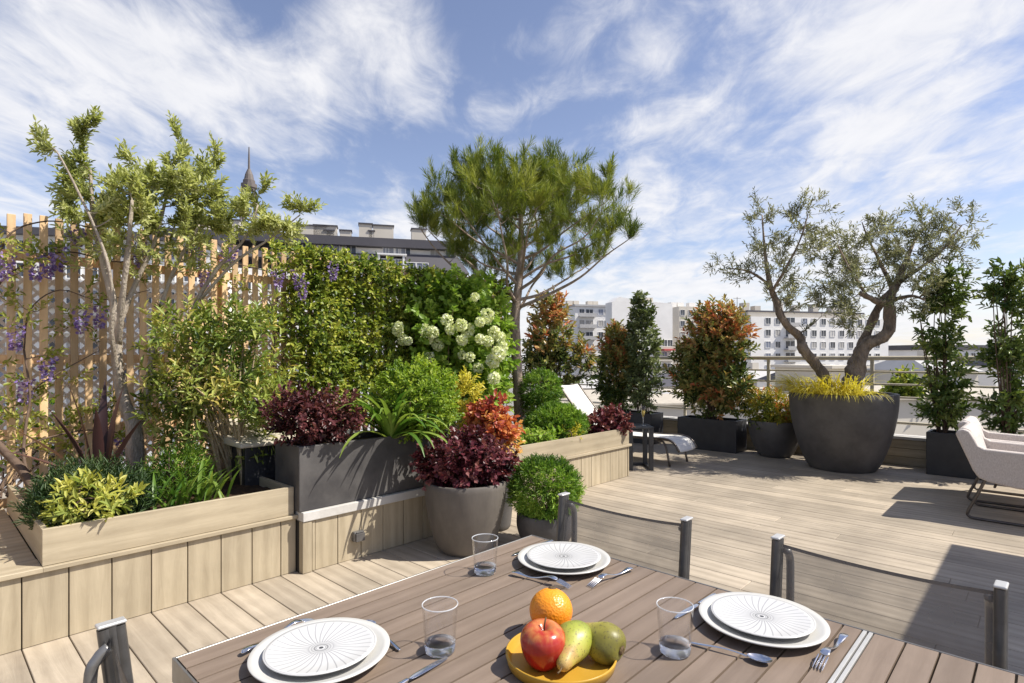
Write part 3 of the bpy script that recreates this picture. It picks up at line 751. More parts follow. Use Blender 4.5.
# nearer, lower roofs just beyond the railing
d=24; c0=800; N_ = bld('low_building', c0, d, 'low cream building with a flat gravel roof just beyond the railing')
lpart('wall', [((ux(560),0,0),(ux(1200),9,zz_(402)))], M['bld_cream'], N_)
lpart('roof', [((ux(558),-.25,zz_(402)+.01),(ux(1202),9.2,zz_(400)))], M['gravel'], N_)
d=27; lpart('stair_block', [((ux(893),0+3,zz_(425)),(ux(935),7,zz_(369))), ((ux(890),2.8,zz_(369)+.005),(ux(938),7.2,zz_(366)))], M['bld_cream'], N_)
lpart('roof_unit', [((ux(690),5,zz_(425)),(ux(745),7,zz_(395)))], M['bld_grey'], N_)
for q,(a,b,dd,top,mat_,lab) in enumerate(((560,640,75,388,'bld_cream','low cream town house beyond the railing, behind the slim shrubs'),(640,735,66,386,'bld_white','low white town house beyond the railing, behind the wide photinia'),(735,800,82,379,'bld_cream','low cream town house beyond the railing, behind the nandina pot'),(800,880,70,383,'bld_white','low white town house beyond the railing, behind the huge bowl'),(925,985,64,371,'bld_cream','cream town house with a grey roof between the two tall laurels'),(985,1075,78,366,'bld_white','white town house with a grey roof at the far right edge'))):
    c0=(a+b)/2; d=dd; ux = lambda p: U(p,c0,d); zz_ = lambda p: Z(p,d)
    Q = bld('town_house', c0, d, lab, group='town houses beyond the railing')
    lpart('wall', [((ux(a),0,0),(ux(b),9,zz_(top)))], M[mat_], Q)
    mbq = MB(); x0_,x1_,z0_ = ux(a)-.3,ux(b)+.3,zz_(top)+.01
    mbq.add([(x0_,-.4,z0_),(x1_,-.4,z0_),(x1_,9.4,z0_),(x0_,9.4,z0_),(x0_+1.2,3,z0_+1.3),(x1_-1.2,3,z0_+1.3),(x1_-1.2,6,z0_+1.3),(x0_+1.2,6,z0_+1.3)],[(3,2,1,0),(4,5,6,7),(0,1,5,4),(1,2,6,5),(2,3,7,6),(3,0,4,7)])
    rf = mbq.build('roof', M['zinc' if q%2 else 'bld_grey'], Q, local=True)
    mbq = MB(); mbq.box((ux(c0)+.5,4,z0_+.9),(ux(c0)+1.6,5,z0_+2.3)); mbq.build('chimney', M['bld_cream'], rf, local=True)
    x_ = ux(a)+1.5
    while x_ < ux(b)-1:
        for k_ in range(3): window(Q, x_, -.04, zz_(top)-1.7-2.9*k_, 1.1, 1.5)
        x_ += 2.3
# ------------------------------------------------------------------ dining table
TZ = .745
t = thing('dining_table', (.986,.4,0), 'slatted brown outdoor dining table with slim aluminium edges', 'table')
mb = MB(101); y = 1.381
ys = []
while y > -.75:
    if abs(y-.032-.33) < .0001: pass
    ys.append(y); y -= .0635
for y in ys:
    a, b = y-.0585, y
    if a < .329 < b or a < .302 < b:           # the joint between the two leaves
        if b > .329: a = max(a, .329)
        elif a < .302: b = min(b, .302)
        else: continue
        if b-a < .012: continue
    mb.box((.402, a, TZ-.02), (1.570, b, TZ), axis=0)
mb.build('tabletop', M['table'], t)
mb = MB(102)
mb.box((.394,-.75,TZ-.052), (.3995,1.390,TZ+.0005), axis=1); mb.box((1.5725,-.75,TZ-.052), (1.578,1.390,TZ+.0005), axis=1); mb.box((.3998,1.3835,TZ-.052), (1.5722,1.3895,TZ+.0004))
mb.build('edge_trim', M['alu_l'], t, bevel=.001, seg=1)
mb = MB(103); mb.box((.40,.305,TZ-.02),(1.5715,.3135,TZ+.0008)); mb.box((.40,.3175,TZ-.02),(1.5715,.326,TZ+.0008)); mb.build('joint_strip', M['cap_m'], t, bevel=.001, seg=1)
mb = MB(104); mb.box((.405,-.74,TZ-.055),(1.567,.3005,TZ-.021)); mb.box((.405,.3305,TZ-.055),(1.567,1.380,TZ-.021))
for y in ys:
    if y-.0635 > -.73 and not (.29 < y-.061 < .34): mb.box((.403,y-.0632,TZ-.0205),(1.569,y-.0588,TZ-.0005))  # dark filler strips added so the slat gaps read as shaded
for z0 in (): pass; mb.build('frame_and_gap_shade', M['gap'], t)
for x, y in ((.42,1.30),(1.49,1.30),(.42,-.70),(1.49,-.70)):
    mb = MB(); mb.box((x,y,0),(x+.06,y+.06,TZ-.056)); mb.build('leg', M['alu'], t, bevel=.006)

# sling fabric: woven open mesh, partly see-through
m, nt, b, L = newmat('sling_mesh'); M['sling'] = m
b.inputs['Base Color'].default_value = (.25,.215,.18,1); b.inputs['Roughness'].default_value = .7
uv = node(nt,'ShaderNodeUVMap'); w1 = node(nt,'ShaderNodeTexNoise', i_Scale=9, i_Detail=2); L(uv.outputs[0], w1.inputs['Vector'])
mr_ = node(nt,'ShaderNodeMapRange', i_1=.3, i_2=.7, i_3=.48, i_4=.62); L(w1.outputs['Fac'], mr_.inputs[0]); L(mr_.outputs[0], b.inputs['Alpha'])
M['hem'] = noisemat('sling_hem', (.11,.098,.085), (.15,.135,.12), 60, .7, .2, .002)

def make_chair(label):
    """faces +x; back top at x=0, width along y centred on 0"""
    t = thing('dining_chair', (0,0,0), label, 'chair', 'chairs around the dining table')
    hw = .262
    for s in (-1,1):
        mb = MB(); y0, y1 = sorted((s*hw, s*(hw-.03)))
        mb.tube([(-.004,s*(hw-.012),.868),(.02,s*(hw-.012),.65),(.05,s*(hw-.012),.42)], .0125, 14, sx=1.0)
        mb.tube([(.008,s*(hw-.0125),.866),(.032,s*(hw-.0125),.65),(.062,s*(hw-.0125),.42)], .0125, 14)
        mb.tube([(-.016,s*(hw-.0125),.866),(.008,s*(hw-.0125),.65),(.038,s*(hw-.0125),.42)], .0122, 14)
        p = mb.build('post', M['post'], t, local=True, smooth='auto')
        mb = MB(); mb.box((-.029,s*(hw-.0125)-.0128,.8685),(.021,s*(hw-.0125)+.0128,.8755)); mb.build('end_cap', M['cap_m'], p, local=True, bevel=.006, seg=3)
        mb = MB(); y = s*(hw-.034)
        mb.tube(spline([(-.012,y,.835),(-.030,y,.82),(-.042,y,.78),(-.038,y,.6),(-.03,y,.3),(-.02,y,0)],5), .0115, 8); mb.build('rear_leg', M['alu'], t, local=True, smooth=True)
        mb = MB(); mb.tube(spline([(.03,y+s*.03,.655),(.30,y+s*.03,.66),(.44,y+s*.03,.65),(.52,y+s*.03,.58),(.54,y+s*.03,.3),(.55,y+s*.03,0)],5), .0135, 8); mb.build('front_leg', M['alu'], t, local=True, smooth=True)
        mb = MB(); mb.box((.10,y+s*.03-.022,.667),(.45,y+s*.03+.022,.68)); mb.build('armrest', M['alu'], t, local=True, bevel=.005)
    def grid(f, nu, nv, mat, name):
        mb = MB(); vs=[]; fs=[]; uvs=[]
        for j in range(nv+1):
            for i in range(nu+1): vs.append(f(i/nu, j/nv))
        for j in range(nv):
            for i in range(nu):
                fs.append((j*(nu+1)+i, j*(nu+1)+i+1, (j+1)*(nu+1)+i+1, (j+1)*(nu+1)+i))
                uvs.append([((i+a)/nu*.5,(j+b)/nv*.45) for a,b in ((0,0),(1,0),(1,1),(0,1))])
        mb.add(vs, fs, uvs); return mb.build(name, mat, t, local=True, smooth=True)
    def back(u, v, o=0, top=.853):
        y = (2*u-1)*(hw-.026); e = 1-(2*u-1)**2
        z = .43 + v*(top-.43-.016*e); x = .050 - (z-.42)*.122
        return (x - .028*e*(1-.2*v) + o, y, z)
    grid(lambda u,v: back(u,v), 14, 10, M['sling'], 'sling_back')
    grid(lambda u,v: back(u,.978+.022*v,-.004), 14, 2, M['hem'], 'top_hem')
    def seat(u,v):
        y=(2*u-1)*(hw-.031); e = 1-(2*u-1)**2
        return (.10+.42*v, y, .425-.02*e+.02*v)
    grid(seat, 10, 8, M['sling'], 'sling_seat')
    for s in (-1,1):
        mb = MB(); mb.tube([(.09,s*(hw-.015),.42),(.30,s*(hw-.015),.432),(.53,s*(hw-.015),.45)], .014, 8); mb.build('seat_rail', M['alu'], t, local=True, smooth=True)
    return t
ch = make_chair('grey sling chair facing the far plate, nearest the clipped green ball')
ch.location = (1.735,1.112,0); ch.rotation_euler = (0,0,math.pi+.02)
c2 = copy_tree(ch); c2['label'] = 'grey sling chair at the right, behind the plate beside the metal joint'; c2.location = (1.742,.332,0); c2.rotation_euler = (0,0,math.pi-.03)
c3 = copy_tree(ch); c3['label'] = 'grey sling chair whose back post shows at the bottom left corner'; c3.location = (.285,1.105,0); c3.rotation_euler = (0,0,.02)

# ------------------------------------------------------------------ tableware
m, nt, b, L = newmat('glazed_white'); M['china'] = m
b.inputs['Base Color'].default_value=(.53,.52,.49,1); b.inputs['Roughness'].default_value=.22
m, nt, b, L = newmat('patterned_china'); M['china_p'] = m; b.inputs['Roughness'].default_value=.2
tcn = node(nt,'ShaderNodeTexCoord'); s3 = node(nt,'ShaderNodeSeparateXYZ'); L(tcn.outputs['Object'], s3.inputs[0])
def mt(op,a,bb=None):
    n=node(nt,'ShaderNodeMath',operation=op)
    for i,x in enumerate((a,bb)):
        if x is None: continue
        if isinstance(x,(int,float)): n.inputs[i].default_value=x
        else: L(x,n.inputs[i])
    return n.outputs[0]
rad = mt('SQRT', mt('ADD', mt('MULTIPLY',s3.outputs[0],s3.outputs[0]), mt('MULTIPLY',s3.outputs[1],s3.outputs[1])))
ang = mt('ADD', mt('ARCTAN2',s3.outputs[1],s3.outputs[0]), mt('MULTIPLY', rad, 2.2))
per = mt('ABSOLUTE', mt('SUBTRACT', mt('FRACT', mt('MULTIPLY', ang, 34/6.28318)), .5))       # 0 at a line
dist = mt('MULTIPLY', per, mt('MULTIPLY', rad, 6.28318/34))
_ls = node(nt,'ShaderNodeMapRange', interpolation_type='SMOOTHSTEP', i_1=.0004, i_2=.0021, i_3=1.0, i_4=0.0); L(dist, _ls.inputs[0])
line = mt('MULTIPLY', _ls.outputs[0], mt('MULTIPLY', mt('GREATER_THAN', rad, .024), mt('LESS_THAN', rad, .108)))
_rr = node(nt,'ShaderNodeMapRange', i_1=.0125, i_2=.030, i_3=.95, i_4=0.0); L(rad, _rr.inputs[0])
rings = mt('MULTIPLY', mt('MULTIPLY', _rr.outputs[0], mt('ADD', mt('MULTIPLY', mt('SINE', mt('MULTIPLY', rad, 2*math.pi/.0062)), .35), .65)), mt('GREATER_THAN', rad, .0085))
dot = mt('LESS_THAN', rad, .0050)
edge = mt('MULTIPLY', mt('GREATER_THAN', rad, .1125), mt('LESS_THAN', rad, .1140))
c1 = node(nt,'ShaderNodeMixRGB'); c1.inputs[1].default_value=(.54,.535,.525,1); c1.inputs[2].default_value=(.20,.20,.21,1); L(mt('MULTIPLY',mt('MAXIMUM', line, edge),.62), c1.inputs[0])
c2_ = node(nt,'ShaderNodeMixRGB'); c2_.inputs[2].default_value=(.05,.05,.055,1); L(c1.outputs[0], c2_.inputs[1]); L(mt('MAXIMUM', mt('MULTIPLY',rings,.8), dot), c2_.inputs[0]); L(c2_.outputs[0], b.inputs['Base Color'])

def plates(loc, rz, lab):
    loc = tuple(loc); t = thing('dinner_plate', loc, f'large plain white dinner plate {lab}', 'plate', 'dinner plates')
    mb = MB(); mb.lathe([(r*.965,z) for r,z in ((.0,.003),(.085,.002),(.09,.0),(.096,.002),(.135,.016),(.1505,.0205),(.1515,.0225),(.150,.024),(.136,.0205),(.098,.0075),(.085,.0065),(.0,.0068))], n=96)
    mb.build('dish', M['china'], t, local=True, smooth=True)
    l2 = (loc[0], loc[1], loc[2]+.0185)
    t = thing('side_plate', l2, f'small plate with grey rays on the dinner plate {lab}', 'plate', 'patterned plates', rz)
    mb = MB(); mb.lathe([(.0,.003),(.065,.002),(.07,.0),(.076,.002),(.105,.0065),(.1165,.009),(.1172,.0105),(.116,.0115),(.104,.0095),(.075,.0062),(.065,.006),(.0,.006)], n=96)
    mb.build('dish', M['china_p'], t, local=True, smooth=True)
plates((.615,1.150,TZ), .4, 'at the table left end'); plates((1.425,1.120,TZ), 1.1, 'at the far table corner'); plates((1.425,.510,TZ), 2.0, 'beside the metal joint')

def ribbon(mb, pts, wid, th=.0028):
    """a solid bar following pts (x,z) with the given widths across y"""
    n=len(pts); vs=[]; fs=[]
    for (x,z),w_ in zip(pts,wid): vs += [(x,-w_/2,z),(x,w_/2,z),(x,w_/2*.8,z+th),(x,-w_/2*.8,z+th)]
    for i in range(n-1):
        a=i*4
        for k in range(4): fs.append((a+k,a+4+k,a+4+(k+1)%4,a+(k+1)%4))
    fs += [(0,1,2,3),(4*n-1,4*n-2,4*n-3,4*n-4)]; mb.add(vs,fs)
def fork_mesh():
    mb=MB(); ribbon(mb,[(0,.006),(.006,.009),(.020,.012),(.042,.007),(.07,.003),(.10,.010),(.125,.020),(.143,.021),(.158,.016)],[.010,.021,.023,.013,.008,.008,.012,.025,.024],.0042)
    for k in range(4):
        y=(k-1.5)*.0062
        mb.tube([(.154,y,.018),(.178,y,.011),(.200,y,.003)],[.0024,.0022,.0012],6)
    return mb
def spoon_mesh():
    mb=MB(); ribbon(mb,[(0,.003),(.01,.003),(.04,.006),(.08,.010),(.115,.006),(.125,.005)],[.008,.013,.009,.006,.006,.009],.003)
    vs=[];fs=[];n=20
    for j in range(6):
        r=(j+1)/6
        for k in range(n):
            a=2*math.pi*k/n; vs.append((.147+.026*r*math.cos(a), .0165*r*math.sin(a)*(1+.12*math.cos(a)), .003+.007*r*r))
    for j in range(5):
        for k in range(n): fs.append((j*n+k,j*n+(k+1)%n,(j+1)*n+(k+1)%n,(j+1)*n+k))
    fs.append(tuple(range(n))); mb.add(vs,fs); return mb
def knife_mesh():
    mb=MB(); ribbon(mb,[(0,.003),(.01,.003),(.05,.004),(.085,.004),(.092,.004)],[.012,.018,.014,.011,.012],.006)
    ribbon(mb,[(.092,.005),(.12,.005),(.17,.004),(.195,.003),(.208,.002)],[.014,.019,.020,.015,.004],.0014); return mb
proto={}
def cutlery(kind, tipxy, baseloc, label):
    """from the handle end towards the tip"""
    p0=np.array(baseloc[:2]); a=math.atan2(tipxy[1]-p0[1], tipxy[0]-p0[0])
    if kind not in proto:
        o={'fork':fork_mesh,'spoon':spoon_mesh,'knife':knife_mesh}[kind]().build(kind, M['steel'], local=True, smooth='auto'); proto[kind]=o
        s=o.modifiers.new('soften','SUBSURF'); s.levels=s.render_levels=2
    else: o=proto[kind].copy(); C.objects.link(o)
    o.location=(p0[0],p0[1],TZ+.0005); o.rotation_euler=(0,0,a); tag(o,label,kind,'cutlery on the table')
def T(px,py,z=TZ+.003):
    d=F*(H-z)/(py-HY); return W(px,py,d)[:2]
cutlery('fork', T(330,613), T(241,656), 'steel fork beside the left end plate, tines towards the pots')
cutlery('spoon', T(372,629), T(400,651), 'small spoon half hidden under the left end plate')
cutlery('knife', T(430,668), T(372,703), 'steel knife lying in front of the left end plate, tip towards the glass')
cutlery('knife', T(499,560), T(553,541), 'steel knife between the far glass and the far plate')
cutlery('fork', T(553,584), T(511,574), 'small steel fork in front of the far plate, towards the fruit dish')
cutlery('fork', T(592,586), T(633,570), 'steel fork on the right of the far plate')
cutlery('knife', T(668,622), T(716,595), 'steel knife seen through the right hand glass')
cutlery('spoon', T(755,660), T(690,643), 'teaspoon in front of the right hand plate')
cutlery('fork', T(806,682), T(846,637), 'steel fork beside the metal joint of the table')

m, nt, b, L = newmat('clear_glass'); M['glass']=m
out=nt.nodes['Material Output']; tr=node(nt,'ShaderNodeBsdfTransparent'); tr.inputs[0].default_value=(.99,.992,.995,1)
gl=node(nt,'ShaderNodeBsdfGlossy', i_Roughness=.02); fr=node(nt,'ShaderNodeLayerWeight', i_Blend=.32)
mr_=node(nt,'ShaderNodeMapRange', i_1=.45, i_2=1.0, i_3=.03, i_4=.85); L(fr.outputs['Facing'], mr_.inputs[0])
mxg=node(nt,'ShaderNodeMixShader'); L(mr_.outputs[0],mxg.inputs[0]); L(tr.outputs[0],mxg.inputs[1]); L(gl.outputs[0],mxg.inputs[2]); L(mxg.outputs[0],out.inputs[0])
m, nt, b, L = newmat('solid_glass_brightened'); M['glass_s']=m
b.inputs['Transmission Weight'].default_value=1; b.inputs['IOR'].default_value=1.28; b.inputs['Roughness'].default_value=.01; b.inputs['Base Color'].default_value=(.98,.985,1,1)
bo=nt.nodes['Material Output']; tl_=node(nt,'ShaderNodeBsdfTranslucent'); tl_.inputs[0].default_value=(.85,.87,.93,1); mg_=node(nt,'ShaderNodeMixShader', i_0=.30); L(b.outputs[0],mg_.inputs[1]); L(tl_.outputs[0],mg_.inputs[2]); L(mg_.outputs[0],bo.inputs[0])  # whitish translucent mix stands in for light caught in the thick base
m, nt, b, L = newmat('glass_rim_glint'); M['glass_r']=m; b.inputs['Base Color'].default_value=(.75,.77,.80,1); b.inputs['Roughness'].default_value=.08; b.inputs['Alpha'].default_value=.42  # pale see-through colour stands in for the highlight along the lip
def tumbler(loc,label):
    t=thing('drinking_glass',loc,label,'glass','clear tumblers on the table')
    mb=MB(); mb.lathe([(.0345,.024),(.0395,.104),(.040,.1052),(.0385,.1052),(.0375,.104),(.0325,.026),(.028,.0245)],n=64,caps=False); mb.build('wall',M['glass'],t,local=True,smooth=True)
    mb=MB(); mb.lathe([(0,.001),(.029,.001),(.0325,.004),(.0342,.0235),(.030,.0225),(.018,.0185),(.0,.0175)],n=64); mb.build('base',M['glass_s'],t,local=True,smooth=True)
    mb=MB(); mb.lathe([(.0386,.1052),(.0378,.1065),(.0386,.1078),(.0400,.1078),(.0406,.1065),(.0400,.1052),(.0386,.1052)],n=64,caps=False); mb.build('rim',M['glass_r'],t,local=True,smooth=True)
for px,py,l in ((485,573,'clear tumbler near the far plate, in front of the big taupe pot'),(440,652,'clear tumbler between the left end plate and the fruit'),(675,653,'clear tumbler between the pears and the right hand plate')):
    p=T(px,py,TZ); tumbler((p[0],p[1],TZ),l)

M['ochre']=noisemat('ochre_glaze',(.42,.235,.025),(.52,.30,.04),7,.35,.15,.002)
tp=T(561,663,TZ)
t=thing('fruit_dish',(tp[0],tp[1],TZ),'round ochre yellow dish with a low rim holding the fruit','dish')
mb=MB(); mb.lathe([(0,.0015),(.108,.001),(.114,.004),(.1185,.022),(.1185,.0255),(.116,.0262),(.114,.024),(.109,.011),(.104,.009),(0,.0085)],n=96); mb.build('dish',M['ochre'],t,local=True,smooth=True)
def fruitmat(name, stops, axis='Z', scale=9, rough=.3, speck=None, bump=.02, streak=None, mid=(-.04,.04)):
    m,nt,b,L=newmat(name); tcn=node(nt,'ShaderNodeTexCoord'); n=node(nt,'ShaderNodeTexNoise',i_Scale=scale,i_Detail=5)
    mp=node(nt,'ShaderNodeMapping'); mp.inputs['Scale'].default_value=streak or (1,1,1); L(tcn.outputs['Object'],mp.inputs[0]); L(mp.outputs[0],n.inputs['Vector'])
    s=node(nt,'ShaderNodeSeparateXYZ'); L(tcn.outputs['Object'],s.inputs[0]); mr=node(nt,'ShaderNodeMapRange',i_1=mid[0],i_2=mid[1]); L(s.outputs[axis],mr.inputs[0])
    mx=node(nt,'ShaderNodeMath',operation='MULTIPLY_ADD'); L(n.outputs['Fac'],mx.inputs[0]); mx.inputs[1].default_value=.9; 
    ad=node(nt,'ShaderNodeMath',operation='SUBTRACT'); L(mr.outputs[0],ad.inputs[0]); ad.inputs[1].default_value=.45; L(ad.outputs[0],mx.inputs[2])
    r=ramp(nt,stops); L(mx.outputs[0],r.inputs[0])
    col=r.outputs[0]
    if speck:
        v=node(nt,'ShaderNodeTexNoise',i_Scale=230,i_Detail=1); L(tcn.outputs['Object'],v.inputs['Vector']); mr2=node(nt,'ShaderNodeMapRange',i_1=.60,i_2=.68,i_4=.7); L(v.outputs['Fac'],mr2.inputs[0])
        c=node(nt,'ShaderNodeMixRGB'); c.inputs[2].default_value=(*speck,1); L(mr2.outputs[0],c.inputs[0]); L(col,c.inputs[1]); col=c.outputs[0]
    L(col,b.inputs['Base Color']); b.inputs['Roughness'].default_value=rough; b.inputs['Subsurface Weight'].default_value=.06; b.inputs['Subsurface Radius'].default_value=(.01,.006,.003)
    if bump:
        v=node(nt,'ShaderNodeTexVoronoi',i_Scale=190); L(tcn.outputs['Object'],v.inputs['Vector']); bp=node(nt,'ShaderNodeBump',i_Strength=bump,i_Distance=.003); L(v.outputs['Distance'],bp.inputs['Height']); L(bp.outputs[0],b.inputs['Normal'])
    return m
M['apple']=fruitmat('apple_skin',[(0,(.20,.006,.008)),(.45,(.30,.010,.012)),(.75,(.38,.035,.02)),(1,(.48,.17,.05))],scale=60,rough=.25,streak=(1,1,.10),bump=0,mid=(-.07,.055))
M['orange']=fruitmat('orange_peel',[(0,(.72,.20,.01)),(1,(.82,.30,.015))],rough=.36,bump=.35)
M['pear']=fruitmat('pear_skin',[(0,(.20,.23,.03)),(.5,(.34,.36,.05)),(.8,(.45,.44,.09)),(1,(.46,.30,.10))],scale=30,rough=.42,speck=(.16,.13,.04),bump=.05)
M['pear_d']=fruitmat('dark_pear_skin',[(0,(.15,.135,.022)),(.5,(.28,.25,.042)),(.8,(.41,.36,.08)),(1,(.32,.19,.07))],scale=34,rough=.45,speck=(.09,.07,.03),bump=.05)
M['stalk']=noisemat('fruit_stalk',(.06,.035,.015),(.14,.09,.04),60,.8,0)
from mathutils import Matrix
def fruit(name, prof, c, mat, label, axis=(0,0,1), stalk=None, wob=.03, calyx=None):
    t=thing(name,c,label,name,'fruit in the ochre dish')
    q=Vector((0,0,1)).rotation_difference(Vector(axis)).to_matrix().to_4x4()
    mb=MB(int(c[0]*1000)); mb.lathe([(r*1.08,z*1.08) for r,z in prof],(0,0,0),48,wob=wob); o=mb.build('flesh',mat,t,local=True,smooth=True); o.matrix_local=q
    s_=o.modifiers.new('smooth','SUBSURF'); s_.levels=s_.render_levels=1
    if stalk: mb=MB(); mb.tube([tuple(1.08*c_ for c_ in p) for p in stalk],[.0022,.0016,.0019],7); s=mb.build('stalk',M['stalk'],t,local=True,smooth=True); s.matrix_local=q
    if calyx: calyx*=1.08; mb=MB(); mb.lathe([(0,calyx+.003),(.007,calyx+.003),(.0105,calyx-.001),(.006,calyx-.004),(0,calyx-.003)],n=9); s=mb.build('calyx',M['stalk'],t,local=True); s.matrix_local=q
def T3(px,py,z): d=F*(H-z)/(py-HY); return W(px,py,d)
fz=TZ+.0088
apple=[(0,-.036),(.012,-.041),(.022,-.041),(.034,-.030),(.042,-.010),(.0455,.008),(.043,.024),(.034,.036),(.020,.041),(.010,.037),(.004,.030),(0,.028)]
fruit('apple',apple,T3(543,645,fz+.044),M['apple'],'shiny red apple at the front left of the dish',axis=(-.05,-.12,1),stalk=[(0,0,.028),(.001,0,.042),(.006,.002,.054)])
orange=[(.0475*math.sin(a),-.046*math.cos(a)) for a in np.linspace(0,math.pi,15)]; orange[0]=(0,-.046); orange[-1]=(0,.0445)
fruit('orange',orange,T3(551,610,fz+.0495),M['orange'],'round bright orange at the back of the dish',axis=(.2,.1,1),wob=.012,calyx=.0445)
pear=[(0,-.047),(.010,-.050),(.022,-.047),(.033,-.035),(.038,-.018),(.037,-.002),(.031,.014),(.022,.030),(.0165,.045),(.0125,.058),(.007,.063),(0,.064)]
def lying(px,py,axis,mat,label):
    fruit('pear',pear,T3(px,py,fz+.039),mat,label,axis=axis,stalk=[(0,0,.062),(.001,0,.074),(.004,.002,.084)],wob=.13,calyx=-.048)
fd=V(ct,st,0); rt=V(st,-ct,0)
lying(572,645,tuple(-fd*.95-rt*.42+V(0,0,-.22)),M['pear'],'yellow green pear lying with its neck towards the front of the dish')
lying(600,640,tuple(fd*.62-rt*.74+V(0,0,.10)),M['pear_d'],'darker olive pear at the right of the dish with its base turned to the viewer')

# ------------------------------------------------------------------ side table, flute, lounger
sc_=(6.27,3.73,0); t=thing('side_table',sc_,'small anthracite side table at the end of the long planter','side table',rz=TH-math.pi/2)
mb=MB(); mb.box((-.16,-.10,.512),(.16,.27,.537)); mb.build('table_top',M['anth'],t,local=True,bevel=.004)
for x in (-.155,.10):
    mb=MB(); mb.box((x,-.095,0.001),(x+.055,-.06,.51)); mb.build('leg',M['anth'],t,local=True,bevel=.003)
    mb=MB(); mb.box((x,.23,0.001),(x+.055,.265,.51)); mb.build('leg',M['anth'],t,local=True,bevel=.003)
    mb=MB(); mb.box((x+.003,-.058,0.001),(x+.052,.228,.035)); mb.build('foot_bar',M['anth'],t,local=True,bevel=.003)
mb=MB(); mb.box((-.098,.233,.002),(.098,.262,.036)); mb.build('cross_bar',M['anth'],t,local=True,bevel=.003)
p=V(*sc_)+rt*.06+fd*.06
t=thing('champagne_flute',(p[0],p[1],.537),'champagne flute with pale gold wine on the side table','glass')
mb=MB(); mb.lathe([(0,.001),(.032,.001),(.032,.003),(.006,.007),(.004,.02),(.004,.09),(.008,.10),(.004,.10)],n=24); mb.build('stem',M['glass_s'],t,local=True,smooth=True)
mb=MB(); mb.lathe([(.007,.10),(.022,.15),(.027,.20),(.024,.25),(.0225,.25),(.0255,.20),(.0205,.15),(.006,.103)],n=24); mb.build('bowl',M['glass'],t,local=True,smooth=True)
m,nt,b,L=newmat('gold_wine'); M['wine']=m; b.inputs['Base Color'].default_value=(.85,.62,.12,1); b.inputs['Roughness'].default_value=.1; b.inputs['Transmission Weight'].default_value=.5
mb=MB(); mb.lathe([(0,.104),(.006,.105),(.020,.15),(.0245,.19),(0,.19)],n=24); mb.build('wine',M['wine'],t,local=True,smooth=True)

t=thing('sun_lounger',(6.9,4.4,0),'pale mesh sun lounger with a raised back behind the green mounds','sun lounger')
prof=spline([(3.40,.20),(3.47,.30),(3.60,.345),(3.9,.335),(4.3,.33),(4.62,.345),(4.85,.47),(5.1,.72),(5.34,.985)],4)
mb=MB(); vs=[];fs=[]
for y,z in prof:
    for x in (6.69,6.795,6.915,7.035,7.14): vs.append((x,y,z-.015*(1-((x-6.915)/.225)**2)))
n=len(prof)
for j in range(n-1):
    for i in range(4): fs.append((j*5+i,j*5+i+1,(j+1)*5+i+1,(j+1)*5+i))
mb.add(vs,fs); o=mb.build('sling',M['cloth'],t,smooth=True); sm=o.modifiers.new('thick','SOLIDIFY'); sm.thickness=.006
for x in (6.675,7.155):
    mb=MB(); mb.tube([(x,y,z) for y,z in prof],.016,8); mb.build('side_rail',M['bronze'],t,smooth=True)
    mb=MB(); mb.tube(spline([(x,3.72,.33),(x,3.60,.28),(x,3.53,.0)],4),.014,8); mb.build('leg',M['bronze'],t,smooth=True)
    mb=MB(); mb.tube(spline([(x,4.5,.33),(x,4.62,.25),(x,4.70,.0)],4),.014,8); mb.build('leg',M['bronze'],t,smooth=True)

# ------------------------------------------------------------------ woven armchairs (built facing -y)
def make_armchair(label):
    t=thing('woven_armchair',(0,0,0),label,'armchair','woven lounge armchairs')
    prof=[(-.10,.735),(-.085,.765),(-.045,.780),(-.005,.765),(.03,.70),(.055,.645),(.10,.622),(.40,.612),(.72,.598),(.765,.575),(.77,.53),(.74,.42),(.66,.335),(.50,.305),(.30,.315),(.12,.345),(.06,.37),(.02,.43)]
    for x0,x1 in ((-.36,-.285),(.285,.36)):
        mb=MB(); n=len(prof); vs=[(x0,-f,z) for f,z in prof]+[(x1,-f,z) for f,z in prof]
        fs=[tuple(range(n)),tuple(range(2*n-1,n-1,-1))]+[(k,n+k,n+(k+1)%n,(k+1)%n) for k in range(n)]
        mb.add(vs,fs); mb.build('arm',M['wicker'],t,local=True,bevel=.022,seg=3)
    mb=MB(); bp=[(-.095,.74),(-.08,.772),(-.045,.786),(-.005,.770),(.03,.70),(.12,.40),(.04,.37)]
    n=len(bp); vs=[(-.284,-f,z) for f,z in bp]+[(.284,-f,z) for f,z in bp]
    mb.add(vs,[tuple(range(n)),tuple(range(2*n-1,n-1,-1))]+[(k,n+k,n+(k+1)%n,(k+1)%n) for k in range(n)]); mb.build('backrest',M['wicker'],t,local=True,bevel=.012)
    mb=MB(); mb.box((-.283,-.70,.33),(.283,-.10,.44)); mb.build('seat',M['wicker'],t,local=True,bevel=.03,seg=3)
    for x in (-.30,.30):
        mb=MB(); mb.tube(spline([(x,-.10,.36),(x,-.04,.20),(x,.015,.07),(x,.01,.025),(x,-.06,.013),(x,-.40,.013),(x,-.70,.013),(x,-.745,.03),(x,-.74,.09),(x,-.70,.33)],6),.0125,10); mb.build('sled_leg',M['bronze'],t,local=True,smooth=True)
    for f in (.16,.62):
        mb=MB(); mb.tube([(-.30,-f,.30),(0,-f,.295),(.30,-f,.30)],.010,8); mb.build('cross_bar',M['bronze'],t,local=True,smooth=True)
    return t
a=make_armchair('nearer woven rope armchair on a sled base at the right edge'); a.location=(6.60,.50,0)
b2=copy_tree(a); b2['label']='second woven rope armchair, just behind the nearer one'; b2.location=(7.38,.56,0)
